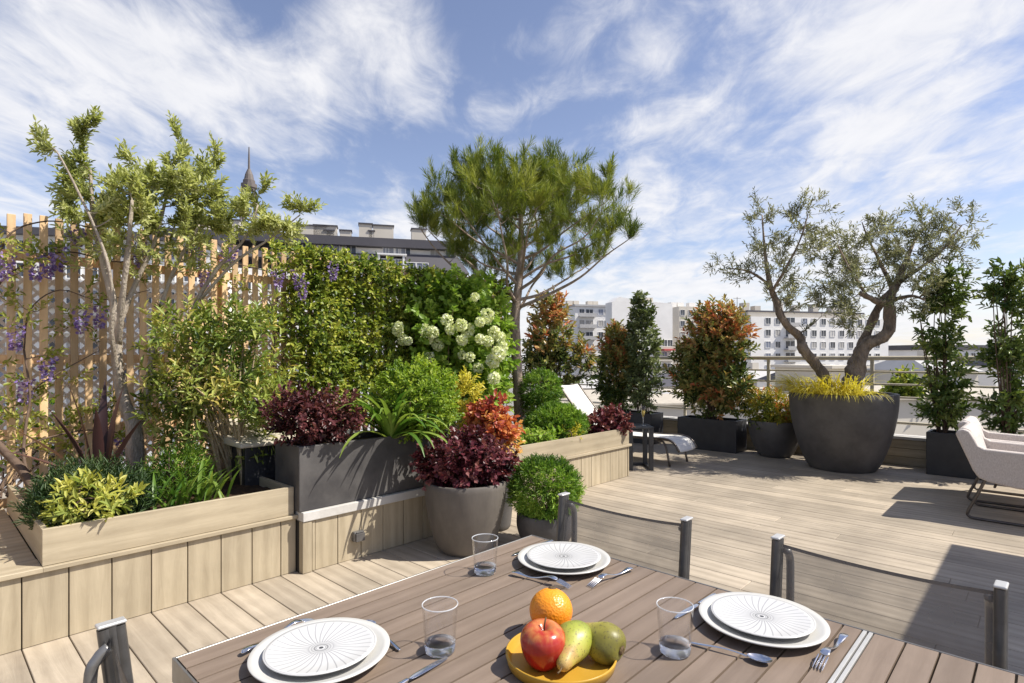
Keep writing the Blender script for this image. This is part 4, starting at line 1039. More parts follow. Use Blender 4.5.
# unseen big parasol, added out of frame to shade the right deck
t=thing('parasol',(4.98,-2.50,0),'large unseen square parasol added beyond the right edge to shade the deck','parasol')
mb=MB(); mb.tube([(4.98,-2.50,0.08),(4.98,-2.50,2.9)],.035,12); mb.build('pole',M['anth'],t,smooth=True)
mb=MB(); cx,cy=4.98,-2.50; hs=1.5; vs=[(cx-hs,cy-hs,2.35),(cx+hs,cy-hs,2.35),(cx+hs,cy+hs,2.35),(cx-hs,cy+hs,2.35),(cx,cy,2.95)]
mb.add(vs,[(0,1,4),(1,2,4),(2,3,4),(3,0,4)]); o=mb.build('canopy',M['cloth'],t); o.modifiers.new('thick','SOLIDIFY').thickness=.004
mb=MB(); mb.box((4.58,-2.9,.001),(5.38,-2.1,.08)); mb.build('base',M['anth'],t,bevel=.01)
# ------------------------------------------------------------------ foliage materials (base colours of the leaves themselves)
LM = {}
LM['olive_y'] = leafmat('pale_olive_leaf', [(.19,.22,.06),(.38,.40,.14),(.56,.56,.29)])
LM['olive']   = leafmat('olive_leaf', [(.10,.11,.055),(.22,.22,.125),(.40,.39,.26)], .5, .25)
LM['ivy']     = leafmat('climber_leaf', [(.05,.09,.014),(.20,.26,.032),(.48,.47,.085)], .42, .3)
LM['shrub']   = leafmat('glossy_shrub_leaf', [(.06,.10,.02),(.16,.22,.04),(.34,.38,.09),(.50,.40,.11)], .38, .25)
LM['lime']    = leafmat('lime_leaf', [(.10,.18,.02),(.24,.34,.035),(.42,.48,.07)], .45, .35)
LM['yellow']  = leafmat('yellow_leaf', [(.30,.32,.04),(.55,.48,.06),(.68,.60,.14)], .5, .35)
LM['yellow2'] = leafmat('variegated_leaf', [(.24,.30,.07),(.52,.50,.11),(.66,.62,.25)], .5, .35)
LM['purple']  = leafmat('burgundy_leaf', [(.022,.009,.009),(.066,.018,.020),(.14,.042,.044),(.26,.12,.10)], .38, .2)
LM['heuch']   = leafmat('magenta_leaf', [(.024,.008,.009),(.068,.014,.019),(.15,.032,.044),(.29,.12,.105)], .38, .2)
LM['orange']  = leafmat('red_orange_leaf', [(.34,.07,.06),(.56,.16,.08),(.64,.29,.10),(.70,.48,.16)], .42, .3)
LM['moss']    = leafmat('needle_green', [(.035,.085,.011),(.125,.24,.022),(.34,.46,.07)], .5, .3)
LM['dkgreen'] = leafmat('dark_needle', [(.018,.045,.014),(.045,.085,.024),(.12,.16,.05)], .5, .2)
LM['strap']   = leafmat('strap_leaf', [(.05,.12,.018),(.12,.22,.03),(.26,.34,.07)], .38, .3)
LM['phorm']   = leafmat('bronze_blade', [(.03,.014,.014),(.075,.035,.032),(.18,.10,.075)], .42, .12)
LM['vib']     = leafmat('viburnum_leaf', [(.10,.18,.02),(.24,.36,.05),(.42,.50,.11)], .45, .35)
LM['photinia']= leafmat('photinia_leaf', [(.045,.075,.02),(.125,.16,.04),(.30,.29,.09),(.44,.27,.10),(.56,.17,.075)], .34, .22)
LM['column']  = leafmat('laurel_leaf', [(.05,.09,.022),(.125,.18,.04),(.30,.34,.10)], .34, .2)
LM['column2'] = leafmat('grey_green_leaf', [(.065,.095,.035),(.15,.185,.075),(.28,.31,.15)], .4, .2)
LM['nandina'] = leafmat('nandina_leaf', [(.07,.10,.015),(.20,.22,.025),(.40,.30,.04),(.48,.12,.04)], .42, .3)
LM['pine']    = leafmat('pine_needle', [(.065,.105,.018),(.18,.22,.035),(.36,.37,.075)], .5, .3)
LM['gold']    = leafmat('golden_grass', [(.42,.37,.03),(.66,.55,.06),(.74,.66,.16)], .5, .35)
LM['wist']    = leafmat('wisteria_leaf', [(.12,.17,.03),(.28,.31,.06),(.42,.38,.12)], .45, .35)
LM['petal_v'] = leafmat('violet_petal', [(.16,.10,.32),(.30,.20,.50),(.48,.38,.64)], .5, .3, 1.0)
LM['petal_w'] = leafmat('cream_petal', [(.62,.67,.36),(.78,.80,.52),(.85,.85,.70)], .5, .3, 1.0)
LM['pale']    = leafmat('silver_leaf', [(.20,.26,.13),(.36,.40,.26),(.52,.52,.38)], .5, .3)

def limb(pts, k=6):
    """[(px,py,depth,radius)...] -> smooth wood"""
    p = np.array([[*W(a,b,d), r] for a,b,d,r in pts]); return spline(p, k)
def tree(name, label, base, limbs, targets, mat_l, mat_w, seed, per, K, sl, leaf, ang=50, group=None, gn=.1, thin=0, rt=.006, spread=.5, cat='tree', fold=.2, tips=None, frac=.55, scale=3):
    rng = R_(seed); root = thing(name, base, label, cat, group)
    tubes, paths = grow(limbs, targets, rng, rt)
    woody('trunk', limbs, tubes, mat_w, root, 14, 5, gn=gn)
    O, D = twig_sprigs(paths, per, rng, frac, spread)
    if thin: k_ = (O[:,2] > thin) | (rng.random(len(O)) < .20); O, D = O[k_], D[k_]
    B, Dl, Nl = sprig(O, D, sl*(.6+.8*rng.random(len(O))), K, ang, rng)
    tv = np.repeat(clumptint(O, rng, scale), K) + rng.normal(0,.12,len(B)); sc = .65+.6*rng.random(len(B))
    leafmesh('crown', B, Dl, Nl, leaf[0]*sc, leaf[1]*sc, mat_l, root, tint=tv, rng=rng, fold=fold)
    return root
def wells(l):                                       # [(px,py,depth,rx_px,ry_px,rdepth)] -> ellipsoids in metres
    return [(W(a,b,d), V(rx/F*d, rd, ry/F*d)) for a,b,d,rx,ry,rd in l]
def inside(ells, n, seed, inner=.3, rough=.2): return blobpts(ells, n, R_(seed), inner, rough=rough)[0]

# ------------------------------------------------------------------ left bed
D0 = 4.05
lb = W(136,484,D0)
limbs = [limb([(136,486,4.05,0.0580),(135,450,4.05,0.0522),(133,425,4.05,0.0493),(122,395,4.02,0.0377),(117,360,4.0,0.0319),(117,325,4.0,0.0290),(108,280,4.0,0.0247),(94,222,3.98,0.0174),(90,170,3.98,0.0101)]),
         limb([(133,428,4.05,0.0377),(146,405,4.1,0.0319),(152,360,4.12,0.0217),(160,310,4.2,0.0159),(178,262,4.25,0.0130),(200,225,4.3,0.0087)]),
         limb([(118,345,4.0,0.0232),(122,300,3.9,0.0188),(128,250,3.85,0.0159),(132,200,3.85,0.0101)]),
         limb([(117,330,4.0,0.0203),(135,285,4.1,0.0159),(155,240,4.15,0.0130),(168,190,4.2,0.0087)]),
         limb([(122,395,4.02,0.0174),(112,340,3.85,0.0145),(112,290,3.75,0.0116),(100,240,3.7,0.0087),(62,160,3.7,0.0058),(48,145,3.7,0.0036)]),
         limb([(190,470,4.25,0.0203),(186,400,4.3,0.0174),(190,320,4.3,0.0159),(215,272,4.3,0.0145),(245,238,4.3,0.0101),(258,205,4.3,0.0058)]),
         limb([(200,300,4.3,0.0130),(235,262,4.3,0.0101),(268,240,4.3,0.0072),(300,215,4.35,0.0043)])]
tg = V(0,0,-.09)+inside(wells([(86,168,3.98,26,48,.25),(92,215,3.98,26,40,.25),(131,200,3.9,25,60,.25),(168,190,4.2,28,62,.28),(206,205,4.3,28,62,.28),(236,215,4.3,26,42,.25),(160,240,4.1,50,22,.3),(275,218,4.33,18,24,.12)]), 190, 301, .1)
tg = np.vstack([tg, [W(*q) for q in ((48,142,3.7),(40,138,3.7),(52,150,3.7),(84,128,3.95),(92,124,3.95),(175,128,4.2),(182,150,4.2),(216,150,4.3),(300,212,4.35),(308,210,4.35),(285,228,4.3),(290,205,4.33),(264,186,4.3),(252,200,4.3))]])
tree('olive_tree','multi stemmed tree with narrow pale green leaves in the left planter', lb, limbs, tg, LM['olive_y'], M['bark'], 302, 13, 10, .095, (.044,.0140), 46, rt=.005, spread=.40, frac=.8, thin=2.32, gn=.25)

shrub('evergreen_shrub','tall glossy leaved shrub on thin bare stems in front of the timber slats','shrub', W(236,488,4.04),
      wells([(208,388,4.05,58,66,.42),(250,380,4.1,40,72,.35),(205,335,4.1,52,28,.35),(175,400,4.05,30,44,.3),(262,425,4.0,22,32,.2),(245,325,4.1,26,22,.2)]), LM['shrub'], 311, 640, 9, .13, (.066,.017), 58, .9, .2, stem=M['twig'], nstem=20, stem_r=.0125, rootspread=.08, tipang=36, gap=.5, rough=.3)
for i,(c,a,l) in enumerate((((92,508,3.28,56,42,.33),330,'dark green needle leaved mound in the left corner of the planter'),((178,478,3.75,30,28,.22),331,'small dark green bush between the tree trunk and the tall shrub'))):
    px,py,d,rx,ry,rd = c
    shrub('mound_shrub', l, 'shrub', W(px,py+22,d), wells([c]), LM['dkgreen'] if i==0 else LM['moss'], a, 760 if i==0 else 300, 12, .10, (.040,.0055), 36, 1.1, .55, stem=M['twig_d'], nstem=8, rough=.12, zmin=.5)
shrub('variegated_shrub','small bright yellow variegated shrub at the front of the left planter','shrub', W(90,527,3.06), wells([(92,503,3.05,36,20,.18),(88,490,3.06,18,13,.12),(60,515,3.0,14,12,.1)]), LM['yellow2'], 332, 95, 8, .07, (.055,.015), 55, .6, .3, stem=M['twig_d'], nstem=10, zmin=.5)
rng=R_(333); n=46; b0=W(186,503,3.45)
t=thing('strap_grass',b0,'low tuft of bright green strap leaves beside the yellow variegated shrub','grass tuft')
bs=b0+np.c_[rng.normal(0,.09,n),rng.normal(0,.05,n),np.zeros(n)]; bs[:,2]=.50
blades('blade',bs,rng.random(n)*6.28,.35+.5*rng.random(n),.20+.14*rng.random(n),.016+.008*rng.random(n),LM['strap'],t,seed=334,sag=.55)
b0=W(100,482,3.6); t=thing('flax_plant',b0,'dark bronze flax with a few upright sword blades before the slats','plant')
az=np.array([.3,2.6,3.3,1.2,4.4,5.4,2.9,.9,3.0]); le=np.array([.12,.42,.75,.12,.2,.5,1.0,.3,.15]); ln=np.array([.62,.55,.60,.66,.5,.5,.5,.42,.70])
blades('blade',b0+np.c_[np.cos(az)*.03,np.sin(az)*.03,az*0],az,le,ln,np.full(9,.066),LM['phorm'],t,seed=336,sag=.16,tip=.02)
# wisteria: gnarled stem, thin runners, leaves and hanging violet flower clusters
t=thing('wisteria_vine',onY(20,505,4.55),'wisteria with twisted stems and violet flower clusters along the timber slats','climber')
Y=5.06
def pY(px,py,y=Y): return onY(px,py,y)
def wl(l,r0,r1): p=np.array([[*pY(a,b,y), r0+(r1-r0)*i/(len(l)-1)] for i,(a,b,y) in enumerate(l)]); return spline(p,5)
fl=[(77,231),(47,259),(58,254),(81,315),(99,312),(15,331),(197,250),(225,257),(204,272),(6,261),(140,250),(278,277),(298,277),(333,268),(302,288),(47,362),(25,385),(122,440),(36,262),(232,248)]
wl_=[wl([(44,515,4.3),(34,490,4.4),(22,470,4.5),(8,455,4.6),(-6,440,4.7)],.032,.02), wl([(36,495,4.4),(24,460,4.6),(26,425,4.8),(30,395,4.9),(24,350,5.0)],.011,.006), wl([(-10,420,4.8),(-20,350,5),(-5,290,5.05),(30,262,5.05),(70,252,5.05),(120,262,5.05),(170,250,5.05),(230,262,5.05),(300,280,5.05)],.008,.003),
     wl([(24,350,5),(30,310,5.05),(60,290,5.05),(100,300,5.05),(150,290,5.05)],.005,.0025), wl([(10,455,4.6),(40,440,4.8),(90,430,5),(140,436,5.05)],.008,.003), wl([(24,395,4.9),(60,372,5.05),(100,350,5.05)],.006,.003), wl([(-5,300,5.05),(5,240,5.05),(40,222,5.05),(80,225,5.05),(130,240,5.05)],.007,.003)]
rng=R_(341)
tg=np.array([pY(px,py,4.95+.15*rng.random()) for px,py in [(rng.uniform(-10,250),rng.normal(256,18)) for _ in range(30)]+[(rng.uniform(-10,110),rng.normal(330,26)) for _ in range(9)]+[(rng.uniform(0,115),rng.normal(418,20)) for _ in range(30)]])
tg=np.vstack([tg,[pY(a_,b_-7,4.96 if a_<240 else 4.86) for a_,b_ in fl]])
tubes,paths=grow(wl_,tg,rng,.004,wig=.15); woody('stem',wl_,tubes,M['twig_d'],t,8,4)
O,D=twig_sprigs(paths,2,rng,.6,.8); B,Dl,Nl=sprig(O,D,.11,7,60,rng); leafmesh('foliage',B,Dl,Nl,.042*(.6+.7*rng.random(len(B))),.018,LM['wist'],t,tint=np.repeat(clumptint(O,rng),7),rng=rng)
for i,(a,b) in enumerate(fl):
    r=R_(500+i); c=pY(a,b-7,4.96 if a<240 else 4.86); n=64; u=r.random(n)**.8; ph=r.random(n)*6.28; rad=.05*(1-u*.75)
    Bp=c+np.c_[np.cos(ph)*rad*r.random(n)**.5,np.sin(ph)*rad*r.random(n)**.5,-u*.17]; Dp=np.c_[np.cos(ph),np.sin(ph),r.normal(-.1,.5,n)]
    leafmesh('flower_cluster',Bp,Dp,r.normal(0,1,(n,3)),.026,.024,LM['petal_v'],t,tint=r.random(n),rng=r,fold=.1)

shrub('leafy_climber','low bright green climber at the foot of the slats in the far left corner','climber',V(.45,5.0,.5),wells([(22,425,4.72,44,30,.12),(78,432,4.75,34,22,.10),(128,440,4.8,24,16,.08),(40,458,4.65,40,16,.12)]),LM['vib'],345,210,8,.11,(.058,.036),60,.4,.3,stem=M['twig_d'],nstem=10,stem_r=.006,gap=.3)
# evergreen climber covering the fence
rng=R_(351); t=thing('evergreen_climber',(3.4,5.0,.36),'dense yellow green evergreen climber covering the timber fence','climber')
O=[];tv=[]
while len(O)<5200:
    x=rng.uniform(2.15,5.25); z=rng.uniform(.72,2.44); e=noise.noise(Vector((x*2.2,z*2.2,3.3))); e2=noise.noise(Vector((x*6,z*6,8)))
    top=2.40+.06*noise.noise(Vector((x*4,0,1)))-.03*(x-2.2)
    if z>top: continue
    low=1.02+.12*noise.noise(Vector((x*3,5,0)))
    if z<low and rng.random()<.6: continue
    if x<2.6 and rng.random()<(2.6-x)*1.6: continue
    if e+.5*e2<(-.30 if x<2.55 else -.9): continue
    dep=.06+.16*max(0,.5+e)+.05*rng.random()
    O.append((x,5.145-dep*rng.random()**.5,z)); tv.append(.5+.7*e2)
O=np.array(O); D=np.c_[rng.normal(0,.5,len(O)),-.7+rng.normal(0,.3,len(O)),.35+rng.normal(0,.5,len(O))]
B,Dl,Nl=sprig(O,D,.10,6,62,rng); Nl=Nl+V(0,-.5,.3)
leafmesh('foliage',B,Dl,Nl,.052*(.6+.7*rng.random(len(B))),.027*(.7+.5*rng.random(len(B))),LM['ivy'],t,tint=np.repeat(tv,6)+rng.normal(0,.24,len(B)),rng=rng)
lm=[np.array([[x+.08*noise.noise(Vector((x,z*3,1))),5.12,z,.007-.0018*z] for z in np.linspace(.4,2.3,16)]) for x in np.arange(2.3,5.0,.3)]
woody('stem',lm,[],M['twig_d'],t,6)

# ------------------------------------------------------------------ plants in the trough
shrub('loropetalum_shrub','burgundy small leaved shrub at the left end of the grey trough','shrub', V(2.05,3.68,.78), wells([(312,418,3.85,42,28,.20),(335,420,3.95,28,26,.18),(292,412,3.8,24,22,.16)]), LM['purple'], 361, 430, 9, .10, (.032,.020), 60, .7, .25, rough=.34, stem=M['twig_d'], nstem=14, stem_r=.006, zmin=.80)
rng=R_(363); n=66; b0=V(2.46,3.545,.795); t=thing('agapanthus',b0,'dark green strap leaved agapanthus spilling over the trough front','plant')
az=rng.random(n)*6.28; bs=b0+np.c_[np.cos(az)*.06*rng.random(n),np.sin(az)*.03*rng.random(n),np.zeros(n)]
blades('blade',bs,az,.10+1.15*rng.random(n)**1.3,.42+.20*rng.random(n),.031+.014*rng.random(n),LM['strap'],t,seed=364,sag=1.15,tip=.1,k=8)
shrub('euonymus_shrub','rounded lime green shrub in the middle of the planting','shrub', V(2.72,3.70,.78), wells([(416,402,4.45,44,42,.32)]), LM['lime'], 365, 1050, 9, .075, (.027,.017), 58, .4, .6, rough=.07, stem=M['twig'], nstem=12, zmin=.80)
shrub('golden_shrub','slim golden yellow shrub against the lime green shrub','shrub', V(3.10,4.02,.36), wells([(466,400,4.85,15,28,.14),(460,385,4.85,10,12,.1),(470,420,4.85,10,16,.1)]), LM['yellow'], 367, 120, 9, .08, (.036,.016), 58, .6, .3, stem=M['twig'], nstem=6)
shrub('coral_bells','big burgundy leafy plant filling the large taupe pot','plant', V(2.79,3.10,.45), [(V(2.79,3.10,.66),V(.315,.30,.20)),(V(2.92,3.02,.62),V(.2,.2,.16)),(V(2.66,3.2,.62),V(.19,.19,.17)),(V(2.8,3.1,.78),V(.18,.18,.1))], LM['heuch'], 371, 620, 9, .08, (.034,.025), 65, .7, .5, rough=.26, stem=M['twig_d'], nstem=12, zmin=.47, fold=.12)
def ortint(O,r): return np.clip(.85-(O[:,2]-.62)/.5+r.normal(0,.2,len(O)),0,1)
shrub('coral_bells','red and orange leafy plant glowing behind the burgundy pot plant','plant', V(3.30,3.34,.58), [(V(3.30,3.32,.80),V(.19,.18,.22)),(V(3.33,3.26,.70),V(.16,.16,.14)),(V(3.24,3.38,.92),V(.12,.12,.1))], LM['orange'], 373, 260, 8, .075, (.046,.030), 62, .6, .4, stem=M['twig_d'], nstem=8, tintf=ortint)
shrub('ball_shrub','clipped bright green needle ball in the low bulbous pot','shrub', V(3.23,2.71,.20), [(V(3.23,2.71,.43),V(.25,.25,.23))], LM['moss'], 375, 1500, 12, .065, (.030,.0055), 32, .2, .8, stem=M['twig_d'], nstem=10, rough=.06)

# ------------------------------------------------------------------ long planter
shrub('guelder_rose','guelder rose bush full of round pale cream flower balls','shrub', V(4.2,4.8,.5), wells([(455,345,6.2,52,62,.26),(430,330,6.2,36,50,.22),(488,340,6.15,30,62,.24),(465,300,6.25,40,30,.2),(485,395,6.0,26,34,.22)]), LM['vib'], 381, 1050, 8, .11, (.062,.044), 58, .35, .35, stem=M['twig'], nstem=16, stem_r=.009, fold=.12)
vib = [o for o in C.objects if o.name.startswith('guelder_rose')][0]
rng=R_(383); n=150; d_=unit(rng.normal(size=(n,3))); d_=d_
fm=leafmesh('flower_head',d_*.042,unit(d_+rng.normal(0,.9,(n,3))),d_+rng.normal(0,.2,(n,3)),.026,.026,LM['petal_w'],None,(0,0,0),rng=rng,fold=.08)
heads=[(398,331,1),(403,340,1),(399,326,.8),(425,330,1.1),(428,339,1),(433,332,1.1),(438,345,1.1),(447,320,1.1),(461,325,1.15),(468,330,1.2),(462,340,1.0),(475,297,.8),(487,316,1.4),(480,322,.9),(494,332,1.1),(488,341,1),(480,339,.9),(500,337,1),(498,354,1.35),(493,361,1.3),(502,347,1.1),(470,357,.9),(429,357,1),(478,368,1),(494,378,1.1),(462,355,.8),(408,341,.8),(450,330,.9)]
for i,(a,b,s) in enumerate(heads):
    o=fm if i==0 else fm.copy()
    if i: C.objects.link(o)
    o.parent=vib; p=W(a,b,5.80+.08*math.sin(i*2.3)); o.location=tuple(p-V(*vib.location)); o.scale=(s*.98,)*3; o.rotation_euler=(i,i*.7,i*1.9)

d=7.0; PB=W(519,418,d); PB[2]=.51
rng=R_(392); root=thing('pine_tree',PB,'umbrella shaped pine tree with a slender bare trunk in the long planter','tree')
tk=limb([(520,430,d,.072),(518,385,d,.066),(516,350,d,.062),(515,318,d,.060),(517,300,d,.055),(520,270,d,.044),(521,240,d,.036),(521,210,d,.027),(522,180,d,.016),(524,158,d,.008)])
limbs=[tk]; ends=[]
zl,zh=W(515,314,d)[2],W(521,200,d)[2]; N_=30
for i in range(N_):
    u=i/(N_-1); z=zl+(zh-zl)*u**1.15; q=tk[np.argmin(np.abs(tk[:,2]-z))]
    az=i*2.39996+.4; e=1.20-.72*u**1.6+rng.uniform(-.12,.12)+(.20*max(0,math.cos(az-(TH-math.pi/2))))*(1-u); lo_=rng.uniform(0,1)**2*(1-u)*.42
    end=q[:3]*0+V(tk[5][0],tk[5][1],0)+V(math.cos(az)*e,math.sin(az)*e,0); end[2]=2.80+.72*u**.7-lo_+rng.uniform(-.08,.08)
    a=q[:3]; k=[0,.25,.55,.8,1]; r0=q[3]*(.40 if u<.4 else .46)
    pts=[]
    for t in k:
        p=a*(1-t)+end*t; p[2]-= .30*(1-u*.6)*t*(1-t)*(e/1.2); p+=rng.normal(0,.03,3)*(0<t<1)
        pts.append([*p,r0*(1-.78*t)])
    limbs.append(spline(pts,5)); ends.append((a,end,u))
tg=[]
for a,end,u in ends:
    o=unit((end-a)*V(1,1,0))
    for k in range(12):
        t=rng.uniform(.52,1.08); p=a*(1-t)+end*t
        p+=np.cross(o,V(0,0,1))*rng.normal(0,.20)+V(0,0,1)*(rng.uniform(.0,.26)-.10*(1-t)); tg.append(p)
tg=np.array(tg)
tubes,paths=grow(limbs,tg,rng,.006,lift=.2,wig=.05); woody('trunk',limbs,tubes,M['bark_p'],root,12,5,gn=.14)
O=[];D=[]
for p in paths:
    t_=unit(p[-1]-p[-2])
    for u,k in ((1,3),(.88,1),(.74,1)):
        q=p[int(u*(len(p)-1))]
        for _ in range(k if u==1 or rng.random()<.7 else 0):
            O.append(q+rng.normal(0,.02,3)); D.append(unit(t_*.5+V(0,0,.75)+rng.normal(0,.36,3)))
for a,end,u in ends:
    for _ in range(4): O.append(end+rng.normal(0,.015,3)); D.append(unit(unit(end-a)*.7+V(0,0,.6)+rng.normal(0,.3,3)))
O=np.array(O);D=np.array(D)
B,Dl,Nl=sprig(O,D,.17*(.6+.7*rng.random(len(O))),40,46,rng,18,.16)
leafmesh('crown',B,Dl,Nl,.10*(.7+.5*rng.random(len(B))),.0055,LM['pine'],root,tint=np.repeat(clumptint(O,rng,3.2,.6,.45),40)+rng.normal(0,.12,len(B)),rng=rng,fold=.1,droop=.04,shape=(.3,.75,.9))

shrub('ball_shrub','round clipped green ball right of the pine trunk','shrub', V(5.26,4.48,.5), [(V(5.26,4.48,1.0),V(.24,.24,.24)),(V(5.26,4.48,.80),V(.2,.2,.2))], LM['moss'], 401, 900, 11, .07, (.034,.007), 35, .25, .78, stem=M['twig_d'], nstem=8, rough=.06)
shrub('mound_shrub','wide low clipped green mound in front of the pine trunk','shrub', V(4.90,3.95,.5), [(V(4.90,3.95,.64),V(.37,.28,.23))], LM['moss'], 403, 1700, 12, .07, (.034,.007), 35, .25, .78, stem=M['twig_d'], nstem=8, rough=.07, zmin=.52)
shrub('coral_bells','small magenta leafy plant at the right end of the long planter','plant', V(5.66,3.72,.5), [(V(5.66,3.73,.66),V(.21,.13,.15)),(V(5.45,3.80,.62),V(.16,.13,.12)),(V(5.72,3.62,.56),V(.07,.07,.1))], LM['heuch'], 405, 190, 8, .07, (.046,.034), 62, .5, .4, stem=M['twig_d'], nstem=6, tintf=lambda O,r: .72+r.normal(0,.15,len(O)))
shrub('variegated_shrub','small yellow green tuft at the front edge of the long planter','plant', V(4.83,3.70,.5), [(V(4.83,3.71,.58),V(.15,.07,.08))], LM['yellow'], 407, 50, 8, .08, (.05,.010), 45, .5, .3, stem=M['twig_d'], nstem=4, zmin=.5)
shrub('silver_plant','pale silvery leaved plant behind the red and orange plant','plant', V(3.75,3.85,.5), [(V(3.72,3.80,.72),V(.17,.12,.13)),(V(3.92,3.78,.66),V(.15,.1,.12))], LM['pale'], 409, 110, 7, .07, (.05,.032), 62, .5, .4, stem=M['twig_d'], nstem=6)
shrub('leafy_perennial','low green perennial in the front corner of the long planter','plant', V(4.3,3.76,.5), [(V(4.30,3.75,.58),V(.28,.09,.10)),(V(4.62,3.74,.56),V(.2,.07,.08))], LM['vib'], 411, 120, 7, .07, (.045,.03), 60, .5, .4, stem=M['twig_d'], nstem=6, zmin=.5)

# ------------------------------------------------------------------ far planters
def redtop(z0,z1):
    return lambda O,r: np.clip(.22+.42*(O[:,2]-z0)/(z1-z0)+np.array([.55*noise.noise(Vector(p*3)) for p in O])+r.normal(0,.17,len(O)),0,1)
PH=dict(ang=48, stem=M['twig_d'], nstem=16, stem_r=.010)
shrub('photinia_shrub','tall coppery green photinia between the pine trunk and the sun lounger','shrub', V(7.25,5.98,.4), wells([(549,335,9.3,26,42,.32),(556,360,9.3,28,36,.32),(540,368,9.3,26,34,.3),(583,362,9.3,12,26,.2),(548,310,9.3,18,18,.3)]), LM['photinia'], 421, 620, 8, .14, (.088,.034), up=.6, inner=.3, tintf=redtop(1.0,2.3), **PH)
shrub('photinia_shrub','slim dark red photinia left of the green column','shrub', V(8.3,5.35,.45), [(V(8.3,5.38,1.0),V(.30,.36,.55)),(V(8.3,5.36,1.55),V(.24,.30,.36)),(V(8.28,5.4,1.75),V(.14,.18,.2))], LM['photinia'], 423, 520, 8, .13, (.085,.034), up=.6, inner=.3, tintf=redtop(.6,1.75), **PH)
shrub('column_shrub','slim upright green column shrub taller than the red shrub beside it','shrub', V(8.3,4.92,.45), [(V(8.3,4.88,1.0),V(.27,.31,.55)),(V(8.3,4.88,1.6),V(.23,.27,.5)),(V(8.3,4.90,2.05),V(.17,.20,.36)),(V(8.3,4.93,2.28),V(.10,.11,.18))], LM['column2'], 425, 520, 8, .11, (.075,.034), 55, .6, .3, stem=M['twig_d'], nstem=14, rough=.12)
shrub('photinia_shrub','wide bushy photinia with red and bronze leaves in the long black box','shrub', V(8.42,3.75,.43), [(V(8.42,3.75,1.0),V(.38,.55,.5)),(V(8.42,3.72,1.5),V(.36,.52,.45)),(V(8.42,3.70,1.95),V(.28,.38,.28)),(V(8.4,4.0,1.2),V(.3,.4,.55)),(V(8.35,3.4,.95),V(.25,.3,.4)),(V(8.4,3.45,1.75),V(.25,.28,.4))], LM['photinia'], 427, 1250, 8, .14, (.085,.034), up=.6, inner=.3, tintf=redtop(.7,2.2), gap=.25, **dict(PH,nstem=24))
shrub('nandina_shrub','yellow green and reddish nandina in the round charcoal pot','shrub', V(8.42,2.83,.45), [(V(8.42,2.85,.66),V(.36,.38,.26)),(V(8.40,2.95,.82),V(.26,.28,.14)),(V(8.3,2.7,.6),V(.25,.2,.2))], LM['nandina'], 429, 330, 9, .11, (.055,.021), 58, .4, .3, stem=M['twig_d'], nstem=8, zmin=.42)

# golden grass round the rim of the bowl
rng=R_(431); n=520; c=V(OPOT[0],OPOT[1],.93); a=rng.uniform(2.0,3.75,n)
t=thing('golden_grass',tuple(c),'mop of golden yellow grass hanging over the rim of the huge bowl','grass tuft')
rr_=.49+.085*rng.random(n); bs=c+np.c_[np.cos(a)*rr_,np.sin(a)*rr_,np.zeros(n)]; azs=a+rng.normal(0,.5,n)
blades('blade',bs,azs,.35+.85*rng.random(n),.30+.22*rng.random(n),np.full(n,.009),LM['gold'],t,seed=433,sag=1.15,k=6)

# old olive in the bowl
d=7.2
limbs=[limb([(831,398,d,0.0645),(826,380,d,0.0602),(815,364,d,0.0619),(803,348,d,0.0645),(799,337,d+.05,0.0533),(783,320,d-.05,0.0447),(776,300,d,0.0387),(770,285,d,0.0327),(766,262,d,0.0224),(764,240,d,0.0138),(762,215,d,0.0069)]),
       limb([(851,398,d-.05,0.1247),(853,380,d-.05,0.1075),(858,362,d-.05,0.0903),(866,345,d-.05,0.0774),(887,334,d-.12,0.0671),(890,310,d-.05,0.0585),(891,296,d-.05,0.0533),(897,282,d,0.0430),(906,262,d,0.0292),(915,240,d+.1,0.0172),(930,222,d+.1,0.0086)]),
       limb([(854,366,d+.05,0.0731),(862,345,d+.1,0.0602),(872,322,d+.1,0.0516),(880,305,d+.1,0.0473),(893,290,d,0.0430)]),
       limb([(890,300,d,0.0387),(880,302,d-.15,0.0344),(868,297,d-.25,0.0310),(860,293,d-.3,0.0258)]),
       limb([(868,297,d-.25,0.0172),(850,270,d-.35,0.0129),(838,245,d-.4,0.0069)]),
       limb([(772,292,d,0.0224),(786,268,d-.2,0.0155),(800,240,d-.3,0.0103),(808,215,d-.3,0.0060)]),
       limb([(770,285,d,0.0189),(750,272,d+.1,0.0129),(728,268,d+.2,0.0069)]),
       limb([(893,290,d,0.0301),(880,262,d+.2,0.0189),(868,238,d+.3,0.0112),(862,222,d+.3,0.0060)]),
       limb([(897,282,d,0.0301),(920,268,d-.2,0.0206),(942,250,d-.3,0.0120),(962,225,d-.3,0.0060)]),
       limb([(891,300,d,0.0258),(912,296,d-.4,0.0172),(925,300,d-.5,0.0103)])]
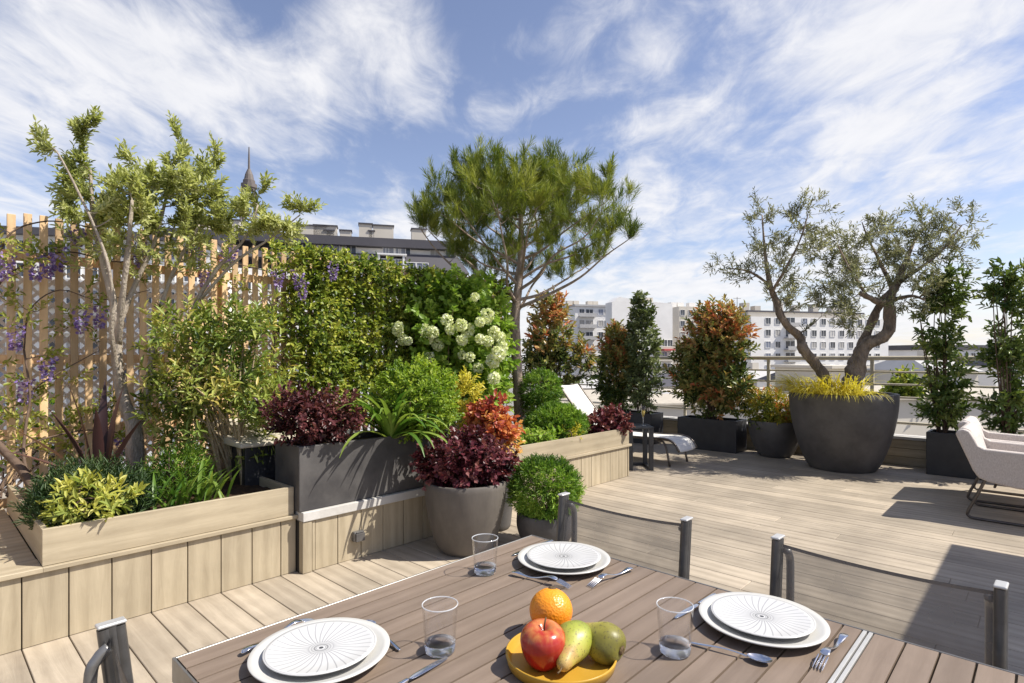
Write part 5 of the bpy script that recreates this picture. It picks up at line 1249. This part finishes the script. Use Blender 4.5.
tg=inside(wells([(765,235,d,20,38,.3),(738,270,d+.1,28,16,.3),(790,290,d-.2,34,26,.35),(808,220,d-.3,18,24,.25),(795,255,d-.2,26,26,.3),(862,240,d+.1,26,28,.4),(880,262,d,55,42,.6),(915,240,d-.1,34,34,.45),(945,238,d-.2,24,26,.3),(840,285,d-.3,26,26,.3),(915,290,d-.4,34,24,.35),(850,318,d-.5,26,18,.25),(955,215,d-.3,14,10,.15),(832,250,d-.1,20,24,.3),(835,300,d-.2,24,22,.3)]),285,441,.1)
tg=np.vstack([tg,[W(*q) for q in ((757,202,d),(770,215,d),(806,198,d-.3),(820,200,d-.3),(828,212,d-.3),(960,203,d-.3),(972,240,d-.3),(712,268,d+.1),(720,262,d+.1),(966,262,d-.3))]])
tree('olive_tree','old gnarled olive tree with two leaning trunks and silvery leaves in the huge bowl', V(OPOT[0],OPOT[1],.9), limbs, tg, LM['olive'], M['bark_o'], 443, 5, 10, .14, (.056,.0125), 48, rt=.006, spread=.6, frac=.8, gn=.42)

for x,y,s,l in ((8.56,.93,451,'tall thin green laurel at the left end of the black box by the armchairs'),(8.56,.33,461,'tall green laurel at the right edge behind the armchairs')):
    w_=.9 if s==451 else 1.0
    shrub('laurel_shrub',l,'shrub',V(x,y,.46),[(V(x,y,.78),V(.22,.25*w_,.28)),(V(x,y-.02,1.2),V(.23,.25*w_,.40)),(V(x,y+.02,1.7),V(.23,.24*w_,.42)),(V(x,y,2.15),V(.2,.24*w_,.34))],LM['column'],s,430,8,.13,(.076,.028),58,.3,.15,stem=M['twig_d'],nstem=18,stem_r=.011,rough=.34,gap=.55)
# roof garden trees beyond the railing
for i,(px,py,dd,rx,ry,l) in enumerate(((745,405,30,14,14,'small dark tree on the roof beyond the railing, left of the bowl'),(905,392,26,10,20,'small yellowing tree beside the cream stair block'),(560,395,26,22,18,'dark tree beyond the railing behind the coppery shrub'))):
    p=W(px,py+ry,dd); shrub('roof_tree',l,'tree',V(p[0],p[1],p[2]-.2),wells([(px,py,dd,rx,ry,.8)]),LM['ivy'] if i==1 else LM['column2'],471+i,160,7,.4,(.22,.12),58,.4,.3,stem=M['twig_d'],nstem=7,stem_r=.06)
